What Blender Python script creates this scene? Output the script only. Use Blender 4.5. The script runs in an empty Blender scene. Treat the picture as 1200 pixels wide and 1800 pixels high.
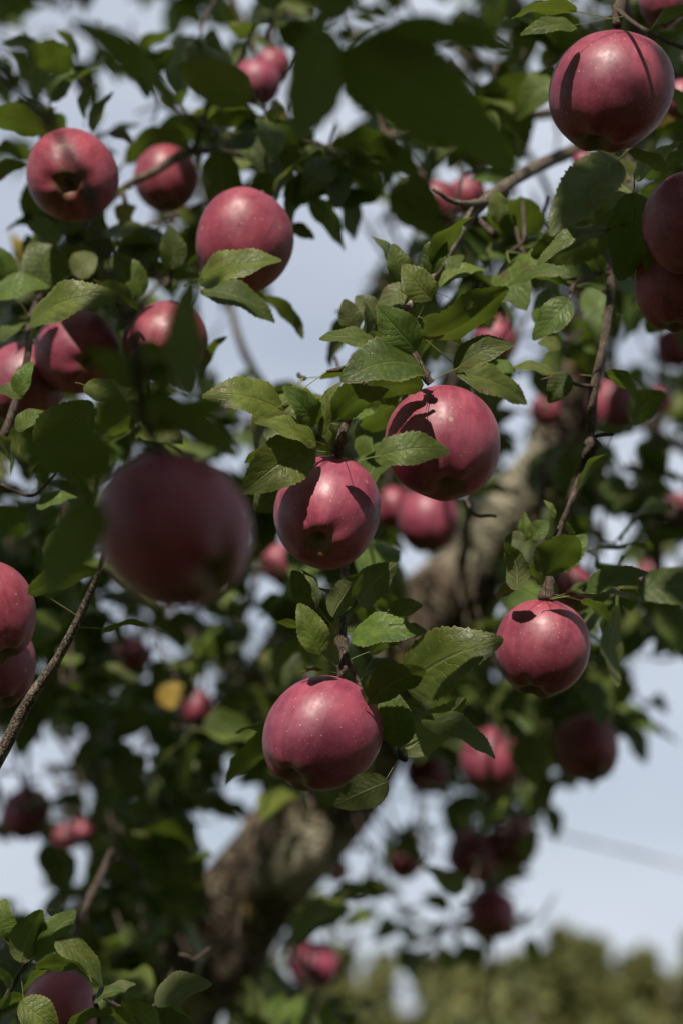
import bpy, math, random
import numpy as np
from mathutils import Vector, Matrix, noise

# ------------------------------------------------------------------ camera, sky, sun, exposure
sc = bpy.context.scene
C = sc.collection
random.seed(7)
rng = np.random.default_rng(7)
FOCAL, SENS = 50.0, 23.5
PITCH = math.radians(16.0)
CAM = Vector((0.0, 0.0, 1.6))
FPX = FOCAL / SENS * 1800.0
cam_d = bpy.data.cameras.new('camera')
cam = bpy.data.objects.new('camera', cam_d)
C.objects.link(cam)
cam.location = CAM
cam.rotation_euler = (math.radians(90) + PITCH, 0, 0)
cam_d.sensor_fit = 'VERTICAL'
cam_d.sensor_height = SENS
cam_d.sensor_width = SENS
cam_d.lens = FOCAL
cam_d.clip_start = 0.05
cam_d.clip_end = 3000
cam_d.dof.use_dof = True
cam_d.dof.focus_distance = 1.395
cam_d.dof.aperture_fstop = 2.7
cam_d.dof.aperture_blades = 9
sc.camera = cam

SUN_AZ = math.radians(-14.0)     # a little to the left of straight behind the camera
SUN_EL = math.radians(47.0)
L = Vector((math.sin(SUN_AZ) * math.cos(SUN_EL), -math.cos(SUN_AZ) * math.cos(SUN_EL), math.sin(SUN_EL)))
world = bpy.data.worlds.new("World")
sc.world = world
world.use_nodes = True
wn, wl = world.node_tree.nodes, world.node_tree.links
wn.clear()
w_out = wn.new('ShaderNodeOutputWorld')
w_bg = wn.new('ShaderNodeBackground')
w_sky = wn.new('ShaderNodeTexSky')
w_sky.sky_type = 'NISHITA'
w_sky.sun_disc = False
w_sky.sun_elevation = SUN_EL
w_sky.sun_rotation = math.atan2(L.x, L.y)
w_sky.air_density = 1.0
w_sky.dust_density = 2.0
w_sky.ozone_density = 1.5
w_bg.inputs['Strength'].default_value = 0.075
w_tc = wn.new('ShaderNodeTexCoord')
w_noise = wn.new('ShaderNodeTexNoise')
w_noise.inputs['Scale'].default_value = 2.6
w_noise.inputs['Detail'].default_value = 4
w_noise.inputs['Roughness'].default_value = 0.5
w_map = wn.new('ShaderNodeMapping')
w_map.inputs['Scale'].default_value = (1, 1, 2.6)
w_map.inputs['Location'].default_value = (0.35, 0.2, 0.1)
w_ramp = wn.new('ShaderNodeMapRange')
w_ramp.inputs['From Min'].default_value = 0.30
w_ramp.inputs['From Max'].default_value = 0.72
w_ramp.inputs['To Min'].default_value = 0.55
w_ramp.inputs['To Max'].default_value = 0.98
w_mix = wn.new('ShaderNodeMix')
w_mix.data_type = 'RGBA'
w_cloud = wn.new('ShaderNodeMix')
w_cloud.data_type = 'RGBA'
w_cloud.inputs['A'].default_value = (6.7, 7.3, 8.6, 1)
w_cloud.inputs['B'].default_value = (9.2, 9.9, 11.0, 1)
wl.new(w_tc.outputs['Generated'], w_map.inputs['Vector'])
wl.new(w_map.outputs['Vector'], w_noise.inputs['Vector'])
wl.new(w_noise.outputs['Fac'], w_ramp.inputs['Value'])
wl.new(w_ramp.outputs['Result'], w_mix.inputs['Factor'])
wl.new(w_noise.outputs['Fac'], w_cloud.inputs['Factor'])
wl.new(w_sky.outputs['Color'], w_mix.inputs['A'])
wl.new(w_cloud.outputs['Result'], w_mix.inputs['B'])
wl.new(w_mix.outputs['Result'], w_bg.inputs['Color'])
wl.new(w_bg.outputs['Background'], w_out.inputs['Surface'])

sun_d = bpy.data.lights.new('sun', 'SUN')
sun_d.energy = 5.0
sun_d.angle = math.radians(0.55)
sun_d.color = (1.0, 0.92, 0.80)
sun = bpy.data.objects.new('sun', sun_d)
C.objects.link(sun)
sun.rotation_euler = L.to_track_quat('Z', 'Y').to_euler()
sun.location = (0, 0, 20)

vs = sc.view_settings
vs.view_transform = 'Standard'
vs.look = 'None'
vs.exposure = 0.2
vs.gamma = 1.0
vs.use_curve_mapping = False
sc.cycles.use_denoising = True
sc.cycles.max_bounces = 6
sc.cycles.transparent_max_bounces = 4
sc.cycles.caustics_reflective = False
sc.cycles.caustics_refractive = False

# ------------------------------------------------------------------ helpers
FWD = Vector((0, math.cos(PITCH), math.sin(PITCH)))
UP = Vector((0, -math.sin(PITCH), math.cos(PITCH)))
RT = Vector((1, 0, 0))
def P(px, py, d):
    """the place seen at photo pixel (px, py), d metres ahead of the camera"""
    return CAM + FWD * d + RT * ((px - 600) / FPX * d) + UP * ((900 - py) / FPX * d)
def proj(p):
    v = p - CAM
    d = v.dot(FWD)
    if d <= 0.01:
        return (-9999, -9999, d)
    return (600 + v.dot(RT) / d * FPX, 900 - v.dot(UP) / d * FPX, d)
def SZ(px, d):
    return px / FPX * d

def node(nt, typ, **kw):
    n = nt.nodes.new(typ)
    for k, v in kw.items():
        setattr(n, k, v)
    return n
def math_n(nt, op, a, b=None, c=None, clamp=False):
    n = nt.nodes.new('ShaderNodeMath')
    n.operation = op
    n.use_clamp = clamp
    for i, x in enumerate((a, b, c)):
        if x is None:
            continue
        if isinstance(x, (int, float)):
            n.inputs[i].default_value = x
        else:
            nt.links.new(x, n.inputs[i])
    return n.outputs[0]
def mix_n(nt, f, a, b):
    n = nt.nodes.new('ShaderNodeMix')
    n.data_type = 'RGBA'
    for key, x in (('Factor', f), ('A', a), ('B', b)):
        if isinstance(x, (int, float)):
            n.inputs[key].default_value = x
        elif isinstance(x, tuple):
            n.inputs[key].default_value = (x[0], x[1], x[2], 1)
        else:
            nt.links.new(x, n.inputs[key])
    return n.outputs['Result']
def rng_n(nt, x, a, b, c=0.0, d=1.0):
    n = nt.nodes.new('ShaderNodeMapRange')
    n.interpolation_type = 'SMOOTHSTEP'
    n.inputs['From Min'].default_value = a
    n.inputs['From Max'].default_value = b
    n.inputs['To Min'].default_value = c
    n.inputs['To Max'].default_value = d
    nt.links.new(x, n.inputs['Value'])
    return n.outputs['Result']
def noise_n(nt, vec, scale, detail=3, rough=0.5, out='Fac'):
    n = nt.nodes.new('ShaderNodeTexNoise')
    n.inputs['Scale'].default_value = scale
    n.inputs['Detail'].default_value = detail
    n.inputs['Roughness'].default_value = rough
    if vec is not None:
        nt.links.new(vec, n.inputs['Vector'])
    return n.outputs[out]
def new_mat(name):
    m = bpy.data.materials.new(name)
    m.use_nodes = True
    nt = m.node_tree
    nt.nodes.clear()
    out = nt.nodes.new('ShaderNodeOutputMaterial')
    return m, nt, out

def leaf_material(name, top, top2, under, yellow=0.0):
    m, nt, out = new_mat(name)
    uv = node(nt, 'ShaderNodeUVMap')
    sep = node(nt, 'ShaderNodeSeparateXYZ')
    nt.links.new(uv.outputs['UV'], sep.inputs[0])
    t = sep.outputs['X']
    v = math_n(nt, 'MULTIPLY', math_n(nt, 'SUBTRACT', sep.outputs['Y'], 0.5), 2.0)
    s = math_n(nt, 'ABSOLUTE', v)
    at = node(nt, 'ShaderNodeAttribute', attribute_name='rnd')
    r = at.outputs['Fac']
    geo = node(nt, 'ShaderNodeNewGeometry')
    comb = node(nt, 'ShaderNodeCombineXYZ')
    nt.links.new(math_n(nt, 'MULTIPLY', t, 2.0), comb.inputs[0])
    nt.links.new(v, comb.inputs[1])
    nt.links.new(math_n(nt, 'MULTIPLY', r, 37.0), comb.inputs[2])
    vec = comb.outputs[0]
    # veins
    mid = rng_n(nt, s, 0.015, 0.075, 1.0, 0.0)
    curve = math_n(nt, 'MULTIPLY', math_n(nt, 'POWER', s, 0.8), 1.75)
    wob = math_n(nt, 'MULTIPLY', noise_n(nt, vec, 3.0, 2), 1.5)
    ph = math_n(nt, 'ADD', math_n(nt, 'SUBTRACT', math_n(nt, 'MULTIPLY', t, 7.5), curve), wob)
    fr = math_n(nt, 'ABSOLUTE', math_n(nt, 'SUBTRACT', math_n(nt, 'FRACT', ph), 0.5))
    lat = math_n(nt, 'MULTIPLY', rng_n(nt, fr, 0.0, 0.06, 1.0, 0.0), rng_n(nt, s, 0.5, 1.0, 0.6, 0.05))
    vein = math_n(nt, 'MAXIMUM', mid, lat)
    vo = node(nt, 'ShaderNodeTexVoronoi', feature='DISTANCE_TO_EDGE')
    vo.inputs['Scale'].default_value = 14
    nt.links.new(vec, vo.inputs['Vector'])
    net = rng_n(nt, vo.outputs['Distance'], 0.0, 0.12, 1.0, 0.0)
    # colour
    n1 = noise_n(nt, vec, 2.2, 4, 0.6)
    base = mix_n(nt, rng_n(nt, n1, 0.35, 0.65), top, top2)
    hue = node(nt, 'ShaderNodeHueSaturation')
    nt.links.new(base, hue.inputs['Color'])
    nt.links.new(math_n(nt, 'ADD', 0.475, math_n(nt, 'MULTIPLY', r, 0.045)), hue.inputs['Hue'])
    nt.links.new(math_n(nt, 'ADD', 0.55, math_n(nt, 'MULTIPLY', math_n(nt, 'FRACT', math_n(nt, 'MULTIPLY', r, 7.13)), 0.75)), hue.inputs['Value'])
    base = hue.outputs['Color']
    base = mix_n(nt, math_n(nt, 'MULTIPLY', vein, 0.28), base, (0.22, 0.27, 0.10))
    edge = rng_n(nt, s, 0.90, 1.0, 0.0, 0.65)
    base = mix_n(nt, edge, base, (0.20, 0.20, 0.055))
    # brown-purple blotches on some leaves, insect specks
    n2 = noise_n(nt, vec, 1.6, 3, 0.55)
    some = rng_n(nt, math_n(nt, 'FRACT', math_n(nt, 'MULTIPLY', r, 3.37)), 0.40, 0.55)
    bl = math_n(nt, 'MULTIPLY', math_n(nt, 'MULTIPLY', rng_n(nt, n2, 0.60, 0.70), some), 0.7)
    base = mix_n(nt, bl, base, (0.10, 0.045, 0.03))
    n3 = noise_n(nt, vec, 9.0, 2, 0.5)
    base = mix_n(nt, math_n(nt, 'MULTIPLY', rng_n(nt, n3, 0.66, 0.71), 0.7), base, (0.16, 0.08, 0.03))
    und = mix_n(nt, math_n(nt, 'MULTIPLY', math_n(nt, 'MAXIMUM', vein, math_n(nt, 'MULTIPLY', net, 0.35)), 0.6), under, (0.32, 0.35, 0.18))
    col = mix_n(nt, geo.outputs['Backfacing'], base, und)
    bs = node(nt, 'ShaderNodeBsdfPrincipled')
    nt.links.new(col, bs.inputs['Base Color'])
    rough = math_n(nt, 'ADD', math_n(nt, 'MULTIPLY', geo.outputs['Backfacing'], 0.30), rng_n(nt, noise_n(nt, vec, 5.0, 3), 0.3, 0.7, 0.38, 0.52))
    nt.links.new(rough, bs.inputs['Roughness'])
    bs.inputs['Specular IOR Level'].default_value = 0.42
    bmp = node(nt, 'ShaderNodeBump')
    bmp.inputs['Strength'].default_value = 0.5
    bmp.inputs['Distance'].default_value = 0.0012
    h = math_n(nt, 'ADD', math_n(nt, 'MULTIPLY', vein, -1.0), math_n(nt, 'ADD', math_n(nt, 'MULTIPLY', net, -0.18), math_n(nt, 'MULTIPLY', fr, 0.7)))
    nt.links.new(h, bmp.inputs['Height'])
    nt.links.new(bmp.outputs[0], bs.inputs['Normal'])
    tr = node(nt, 'ShaderNodeBsdfTranslucent')
    tcol = mix_n(nt, math_n(nt, 'MULTIPLY', vein, 0.5), (0.16, 0.235, 0.025), (0.08, 0.13, 0.02))
    nt.links.new(tcol, tr.inputs['Color'])
    mx = node(nt, 'ShaderNodeMixShader')
    mx.inputs[0].default_value = 0.28
    nt.links.new(bs.outputs[0], mx.inputs[1])
    nt.links.new(tr.outputs[0], mx.inputs[2])
    nt.links.new(mx.outputs[0], out.inputs['Surface'])
    return m

M_LEAF = leaf_material('apple_leaf', (0.062, 0.100, 0.012), (0.108, 0.148, 0.022), (0.095, 0.115, 0.032))
M_LEAF_Y = leaf_material('yellowing_leaf', (0.42, 0.28, 0.03), (0.30, 0.22, 0.04), (0.35, 0.28, 0.10))
M_LEAF_B = leaf_material('browning_leaf', (0.14, 0.065, 0.03), (0.20, 0.10, 0.04), (0.20, 0.13, 0.07))
M_LEAF_P = leaf_material('pale_leaf', (0.11, 0.150, 0.045), (0.15, 0.185, 0.065), (0.20, 0.22, 0.10))

def simple_mat(name, col, rough=0.6, spec=0.4):
    m, nt, out = new_mat(name)
    bs = node(nt, 'ShaderNodeBsdfPrincipled')
    geo = node(nt, 'ShaderNodeTexCoord')
    n = noise_n(nt, geo.outputs['Object'], 120.0, 3)
    c = mix_n(nt, n, tuple(x * 0.75 for x in col), tuple(min(1, x * 1.25) for x in col))
    nt.links.new(c, bs.inputs['Base Color'])
    bs.inputs['Roughness'].default_value = rough
    bs.inputs['Specular IOR Level'].default_value = spec
    nt.links.new(bs.outputs[0], out.inputs['Surface'])
    return m
M_PET = simple_mat('leaf_stalk', (0.20, 0.22, 0.07), 0.5)
M_STEM = simple_mat('fruit_stem', (0.13, 0.085, 0.045), 0.6)
M_SEPAL = simple_mat('dried_sepal', (0.045, 0.035, 0.022), 0.8)
M_WIRE = simple_mat('galvanised_wire', (0.35, 0.37, 0.37), 0.5)

def bark_material(name, c1, c2, scale, lichen=0.0, bump=0.004):
    m, nt, out = new_mat(name)
    tc = node(nt, 'ShaderNodeTexCoord')
    o = tc.outputs['Object']
    n1 = noise_n(nt, o, scale, 8, 0.7)
    vo = node(nt, 'ShaderNodeTexVoronoi', feature='DISTANCE_TO_EDGE')
    vo.inputs['Scale'].default_value = scale * 1.3
    warp = node(nt, 'ShaderNodeMix', data_type='VECTOR')
    warp.inputs['Factor'].default_value = 0.12
    nt.links.new(o, warp.inputs['A'])
    nt.links.new(noise_n(nt, o, scale * 0.6, 3, 0.5, 'Color'), warp.inputs['B'])
    nt.links.new(warp.outputs['Result'], vo.inputs['Vector'])
    crack = rng_n(nt, vo.outputs['Distance'], 0.0, 0.16)
    c = mix_n(nt, rng_n(nt, n1, 0.3, 0.72), c1, c2)
    c = mix_n(nt, crack, tuple(x * 0.35 for x in c1), c)
    if lichen:
        n2 = noise_n(nt, o, scale * 0.22, 5, 0.65)
        c = mix_n(nt, math_n(nt, 'MULTIPLY', rng_n(nt, n2, 0.52, 0.62), lichen), c, (0.36, 0.33, 0.24))
        n3 = noise_n(nt, o, scale * 0.5, 4, 0.6)
        c = mix_n(nt, math_n(nt, 'MULTIPLY', rng_n(nt, n3, 0.63, 0.70), lichen * 0.8), c, (0.34, 0.24, 0.05))
    bs = node(nt, 'ShaderNodeBsdfPrincipled')
    nt.links.new(c, bs.inputs['Base Color'])
    bs.inputs['Roughness'].default_value = 0.85
    bs.inputs['Specular IOR Level'].default_value = 0.25
    b = node(nt, 'ShaderNodeBump')
    b.inputs['Strength'].default_value = 0.9
    b.inputs['Distance'].default_value = bump
    nt.links.new(math_n(nt, 'ADD', crack, n1), b.inputs['Height'])
    nt.links.new(b.outputs[0], bs.inputs['Normal'])
    nt.links.new(bs.outputs[0], out.inputs['Surface'])
    return m
M_BARK = bark_material('old_bark', (0.085, 0.062, 0.042), (0.25, 0.195, 0.14), 22, 1.0, 0.008)
M_TWIG = bark_material('twig_bark', (0.12, 0.085, 0.065), (0.24, 0.19, 0.155), 160, 0.0, 0.0012)
M_LIMB = bark_material('limb_bark', (0.15, 0.115, 0.09), (0.30, 0.25, 0.20), 90, 0.25, 0.0015)

def apple_material():
    m, nt, out = new_mat('apple_skin')
    tc = node(nt, 'ShaderNodeTexCoord')
    o = tc.outputs['Object']
    oi = node(nt, 'ShaderNodeObjectInfo')
    sep = node(nt, 'ShaderNodeSeparateXYZ')
    nt.links.new(o, sep.inputs[0])
    off = node(nt, 'ShaderNodeVectorMath', operation='ADD')
    sc3 = node(nt, 'ShaderNodeVectorMath', operation='SCALE')
    one = node(nt, 'ShaderNodeCombineXYZ')
    for i in range(3):
        nt.links.new(oi.outputs['Random'], one.inputs[i])
    nt.links.new(one.outputs[0], sc3.inputs[0])
    sc3.inputs['Scale'].default_value = 31.0
    nt.links.new(o, off.inputs[0])
    nt.links.new(sc3.outputs[0], off.inputs[1])
    ov = off.outputs[0]
    z = sep.outputs['Z']
    ang = math_n(nt, 'ARCTAN2', sep.outputs['Y'], sep.outputs['X'])
    cs = node(nt, 'ShaderNodeCombineXYZ')
    nt.links.new(math_n(nt, 'MULTIPLY', math_n(nt, 'COSINE', ang), 3.4), cs.inputs[0])
    nt.links.new(math_n(nt, 'MULTIPLY', math_n(nt, 'SINE', ang), 3.4), cs.inputs[1])
    nt.links.new(math_n(nt, 'ADD', math_n(nt, 'MULTIPLY', z, 0.35), math_n(nt, 'MULTIPLY', oi.outputs['Random'], 9.0)), cs.inputs[2])
    streak = noise_n(nt, cs.outputs[0], 2.6, 5, 0.62)
    blush = noise_n(nt, ov, 1.1, 3, 0.5)
    c = mix_n(nt, rng_n(nt, blush, 0.30, 0.72), (0.175, 0.018, 0.040), (0.300, 0.030, 0.046))
    c = mix_n(nt, math_n(nt, 'MULTIPLY', rng_n(nt, streak, 0.42, 0.72), 0.72), c, (0.10, 0.010, 0.018))
    hs = node(nt, 'ShaderNodeHueSaturation')
    nt.links.new(c, hs.inputs['Color'])
    nt.links.new(math_n(nt, 'ADD', 0.478, math_n(nt, 'MULTIPLY', math_n(nt, 'FRACT', math_n(nt, 'MULTIPLY', oi.outputs['Random'], 5.7)), 0.022)), hs.inputs['Hue'])
    nt.links.new(math_n(nt, 'ADD', 0.82, math_n(nt, 'MULTIPLY', oi.outputs['Random'], 0.28)), hs.inputs['Value'])
    c = hs.outputs['Color']
    # fine mottling
    fine = noise_n(nt, ov, 26.0, 4, 0.65)
    c = mix_n(nt, math_n(nt, 'MULTIPLY', rng_n(nt, fine, 0.45, 0.75), 0.22), c, (0.42, 0.09, 0.06))
    # waxy bloom
    bl = noise_n(nt, ov, 2.2, 5, 0.6)
    lw = node(nt, 'ShaderNodeLayerWeight')
    lw.inputs['Blend'].default_value = 0.32
    bloom = math_n(nt, 'MULTIPLY', rng_n(nt, bl, 0.25, 0.7), math_n(nt, 'ADD', 0.20, math_n(nt, 'MULTIPLY', lw.outputs['Facing'], 0.05)))
    c = mix_n(nt, bloom, c, (0.50, 0.20, 0.27))
    # green round the calyx
    rad2 = math_n(nt, 'SQRT', math_n(nt, 'ADD', math_n(nt, 'POWER', sep.outputs['X'], 2.0), math_n(nt, 'POWER', sep.outputs['Y'], 2.0)))
    gr_ = math_n(nt, 'ADD', rad2, math_n(nt, 'MULTIPLY', math_n(nt, 'SUBTRACT', blush, 0.5), 0.5))
    low = rng_n(nt, z, -0.45, -0.3, 1.0, 0.0)
    g = math_n(nt, 'MULTIPLY', math_n(nt, 'MULTIPLY', rng_n(nt, gr_, 0.14, 0.46, 1.0, 0.0), low), 0.70)
    c = mix_n(nt, g, c, (0.115, 0.105, 0.022))
    # lenticels
    vo = node(nt, 'ShaderNodeTexVoronoi')
    vo.inputs['Scale'].default_value = 15.0
    vo.inputs['Randomness'].default_value = 1.0
    nt.links.new(ov, vo.inputs['Vector'])
    vsep = node(nt, 'ShaderNodeSeparateColor')
    nt.links.new(vo.outputs['Color'], vsep.inputs[0])
    rad = math_n(nt, 'MULTIPLY', vo.outputs['Distance'], math_n(nt, 'ADD', 0.7, math_n(nt, 'MULTIPLY', vsep.outputs[0], 1.6)))
    dot = math_n(nt, 'MULTIPLY', rng_n(nt, rad, 0.08, 0.19, 1.0, 0.0), math_n(nt, 'ADD', 0.25, math_n(nt, 'MULTIPLY', vsep.outputs[1], 0.7)))
    c = mix_n(nt, dot, c, (0.62, 0.36, 0.31))
    vo2 = node(nt, 'ShaderNodeTexVoronoi')
    vo2.inputs['Scale'].default_value = 1.15
    nt.links.new(ov, vo2.inputs['Vector'])
    scar = math_n(nt, 'MULTIPLY', rng_n(nt, vo2.outputs['Distance'], 0.04, 0.065, 1.0, 0.0), 0.6)
    c = mix_n(nt, scar, c, (0.42, 0.27, 0.13))
    bs = node(nt, 'ShaderNodeBsdfPrincipled')
    nt.links.new(c, bs.inputs['Base Color'])
    nt.links.new(rng_n(nt, noise_n(nt, ov, 6.0, 4, 0.6), 0.3, 0.75, 0.42, 0.58), bs.inputs['Roughness'])
    bs.inputs['Specular IOR Level'].default_value = 0.62
    bs.inputs['Subsurface Weight'].default_value = 0.0
    bs.inputs['Sheen Weight'].default_value = 0.03
    bs.inputs['Sheen Roughness'].default_value = 0.4
    bs.inputs['Sheen Tint'].default_value = (0.8, 0.8, 1, 1)
    b = node(nt, 'ShaderNodeBump')
    b.inputs['Strength'].default_value = 0.35
    b.inputs['Distance'].default_value = 0.0012
    nt.links.new(math_n(nt, 'ADD', math_n(nt, 'MULTIPLY', dot, 0.4), math_n(nt, 'MULTIPLY', noise_n(nt, ov, 3.0, 2), 1.2)), b.inputs['Height'])
    nt.links.new(b.outputs[0], bs.inputs['Normal'])
    nt.links.new(bs.outputs[0], out.inputs['Surface'])
    return m
M_APPLE = apple_material()

# ------------------------------------------------------------------ mesh builders
def mesh_obj(name, verts, faces, mats, parent=None, smooth=True, uvs=None, attr=None, mat_idx=None):
    me = bpy.data.meshes.new(name)
    me.from_pydata([tuple(v) for v in verts], [], faces)
    for m in mats:
        me.materials.append(m)
    if smooth:
        me.polygons.foreach_set('use_smooth', [True] * len(me.polygons))
    if mat_idx is not None:
        me.polygons.foreach_set('material_index', mat_idx)
    if uvs is not None:
        uvl = me.uv_layers.new(name='UVMap')
        li = np.empty(len(me.loops), dtype=np.int32)
        me.loops.foreach_get('vertex_index', li)
        uvl.data.foreach_set('uv', np.asarray(uvs, dtype=np.float32)[li].ravel())
    if attr is not None:
        a = me.attributes.new('rnd', 'FLOAT', 'POINT')
        a.data.foreach_set('value', np.asarray(attr, dtype=np.float32))
    me.update()
    o = bpy.data.objects.new(name, me)
    C.objects.link(o)
    if parent is not None:
        o.parent = parent
    return o

def spline(pts, n=8):
    """Catmull-Rom through (x,y,z,r) points"""
    pts = [np.array(p, dtype=float) for p in pts]
    if len(pts) == 2:
        return [pts[0] * (1 - t) + pts[1] * t for t in np.linspace(0, 1, n + 1)]
    q = [2 * pts[0] - pts[1]] + pts + [2 * pts[-1] - pts[-2]]
    out = []
    for i in range(1, len(q) - 2):
        p0, p1, p2, p3 = q[i - 1], q[i], q[i + 1], q[i + 2]
        for k in range(n):
            t = k / n
            out.append(0.5 * (2 * p1 + (p2 - p0) * t + (2 * p0 - 5 * p1 + 4 * p2 - p3) * t * t + (3 * p1 - p0 - 3 * p2 + p3) * t ** 3))
    out.append(pts[-1])
    return out

class TubeSet:
    def __init__(self):
        self.v, self.f = [], []
    def tube(self, pts, sides=8, n=6, rough=0.12, knots=0.0, freq=60.0, cap=True):
        sp = spline(pts, n)
        base = len(self.v)
        prev = None
        for i, p in enumerate(sp):
            c = Vector(p[:3])
            a = Vector(sp[min(i + 1, len(sp) - 1)][:3]) - Vector(sp[max(i - 1, 0)][:3])
            if a.length < 1e-9:
                a = Vector((0, 0, 1))
            a.normalize()
            if prev is None:
                ref = Vector((0, 0, 1)) if abs(a.z) < 0.9 else Vector((1, 0, 0))
                u = a.cross(ref).normalized()
            else:
                u = (prev - a * prev.dot(a)).normalized()
            prev = u
            w = a.cross(u)
            r = max(p[3], 1e-4)
            if knots:
                r *= 1 + knots * max(0, noise.noise(c * freq * 0.7)) * 1.6
            for k in range(sides):
                th = 2 * math.pi * k / sides
                d = u * math.cos(th) + w * math.sin(th)
                rr = r * (1 + rough * noise.noise((c + d * r) * freq))
                self.v.append(c + d * rr)
        m = len(sp)
        for i in range(m - 1):
            for k in range(sides):
                a0 = base + i * sides + k
                a1 = base + i * sides + (k + 1) % sides
                self.f.append((a0, a1, a1 + sides, a0 + sides))
        if cap:
            self.f.append(tuple(base + k for k in reversed(range(sides))))
            self.f.append(tuple(base + (m - 1) * sides + k for k in range(sides)))
    def build(self, name, mat, parent=None):
        return mesh_obj(name, self.v, self.f, [mat], parent)

def leaf_shape(wr=0.55, curl=0.12, fold=0.35, n=12, cols=3, serr=0.02, wave=0.02, edge=0.0, tipcurl=0.0, twist=0.0, pet=0.16, seed=0, skew=0.0, petdir=(-1, 0, 0.1)):
    """unit-length leaf along +x, upper side +z. returns verts, faces, uvs, material index"""
    rr = random.Random(seed)
    V, F, U, MI = [], [], [], []
    ph = rr.random() * 6
    us = [k / cols for k in range(-cols, cols + 1)]
    for i in range(n + 1):
        t = i / n
        w = (math.sin(math.pi * min(1, t ** 0.80)) ** 0.62 if 0 < t < 1 else 0) * (1 - 0.22 * t ** 3) * wr / 2
        if i == 0:
            w = 0.008
        if i == n:
            w = 0.003
        mz = curl * math.sin(math.pi * t ** 0.9) - tipcurl * max(0, t - 0.6) ** 2 * 4
        my = skew * math.sin(math.pi * t)
        tw = twist * (t - 0.3)
        for u in us:
            au = abs(u)
            ww = w
            xx = t
            if au == 1 and 0 < i < n:
                ww = w * (1 + 0.035 * math.sin(i * 1.7 + ph * u))
                w_ = ww
                if i % 2:
                    ww = w_ + serr * 0.55 * rr.uniform(.5, 1.3)
                    xx = t + serr * 0.5
                else:
                    ww = w_ - serr * 0.45 * rr.uniform(.3, 1.2)
            f = fold * (1 - 0.35 * au)
            y = ww * u * math.cos(f)
            z = ww * au * math.sin(f) - edge * ww * au * au
            z += wave * au * au * math.sin(t * 13 + ph + (2.0 if u > 0 else 0)) * min(1, 6 * t * (1 - t))
            z += wave * 0.5 * math.sin(t * 7 + ph * 2)*t*(1-t)
            y2 = y * math.cos(tw) - z * math.sin(tw)
            z2 = y * math.sin(tw) + z * math.cos(tw)
            V.append((xx, y2 + my, z2 + mz))
            U.append((t, 0.5 + u / 2))
    nc = len(us)
    for i in range(n):
        for k in range(nc - 1):
            a = i * nc + k
            F.append((a, a + nc, a + nc + 1, a + 1))
            MI.append(0)
    if pet > 0:
        b = len(V)
        pts = []
        pd = Vector(petdir)
        pd.normalize()
        for k in range(4):
            q = k / 3
            c = Vector((0.10, 0, curl * math.sin(math.pi * 0.1 ** 0.9) - 0.006)) * (1 - q) + (pd * pet) * q
            if 0 < k < 3:
                c.z += 0.015
            pts.append((c, 0.006 + 0.004 * q))
        for c, r in pts:
            for k in range(4):
                th = math.pi / 2 * k
                V.append((c.x, c.y + r * math.cos(th), c.z + r * math.sin(th)))
                U.append((0, 0.5))
        for i in range(3):
            for k in range(4):
                a0 = b + i * 4 + k
                a1 = b + i * 4 + (k + 1) % 4
                F.append((a0, a0 + 4, a1 + 4, a1))
                MI.append(1)
    return V, F, U, MI

def frame(base, tip, N):
    A = tip - base
    ln = A.length
    A.normalize()
    N = (N - A * N.dot(A)).normalized()
    Y = N.cross(A)
    M = Matrix((( A.x, Y.x, N.x, base.x), (A.y, Y.y, N.y, base.y), (A.z, Y.z, N.z, base.z), (0, 0, 0, 1)))
    return M @ Matrix.Diagonal((ln, ln, ln, 1))

# shared low-detail leaves for the crowd
CROWD = []
for i in range(10):
    rr = random.Random(100 + i)
    v, f, u, mi = leaf_shape(rr.uniform(0.5, 0.66), rr.uniform(0.0, 0.16), rr.uniform(0.1, 0.5), 6, 1, 0.0, 0.03, 0.1, rr.uniform(0, 0.2), rr.uniform(-0.5, 0.5), 0.22, i)
    CROWD.append((np.array(v), [tuple(x) for x in f], np.array(u), mi))
MIDV = []
for i in range(12):
    rr = random.Random(300 + i)
    v, f, u, mi = leaf_shape(rr.uniform(0.5, 0.68), rr.uniform(0.0, 0.18), rr.uniform(0.1, 0.6), 14, 2, 0.018, 0.03, 0.1, rr.uniform(0, 0.25), rr.uniform(-0.6, 0.6), 0.22, i, rr.uniform(-.05, .05))
    MIDV.append((np.array(v), [tuple(x) for x in f], np.array(u), mi))
LOW = []
for i in range(4):
    v, f, u, mi = leaf_shape(0.62, 0.08, 0.2, 4, 1, 0.0, 0.0, 0.1, 0.1, 0.0, 0.0, i)
    LOW.append((np.array(v), [tuple(x) for x in f], np.array(u), mi))
class Crowd:
    def __init__(self):
        self.V, self.F, self.U, self.R, self.MI, self.n = [], [], [], [], [], 0
        self.count = 0
    def add(self, M, k, r):
        v, f, u, mi = MIDV[k - 100] if k >= 100 else CROWD[k] if k >= 0 else LOW[k]
        Mn = np.array(M)
        self.V.append(v @ Mn[:3, :3].T + Mn[:3, 3])
        self.F.extend([tuple(i + self.n for i in q) for q in f])
        self.U.append(u)
        self.R.append(np.full(len(v), r))
        self.MI.extend(mi)
        self.n += len(v)
        self.count += 1
    def build(self, name, mats, parent=None):
        V = np.concatenate(self.V)
        return mesh_obj(name, V.tolist(), self.F, mats, parent, True, np.concatenate(self.U), np.concatenate(self.R), self.MI)

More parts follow.
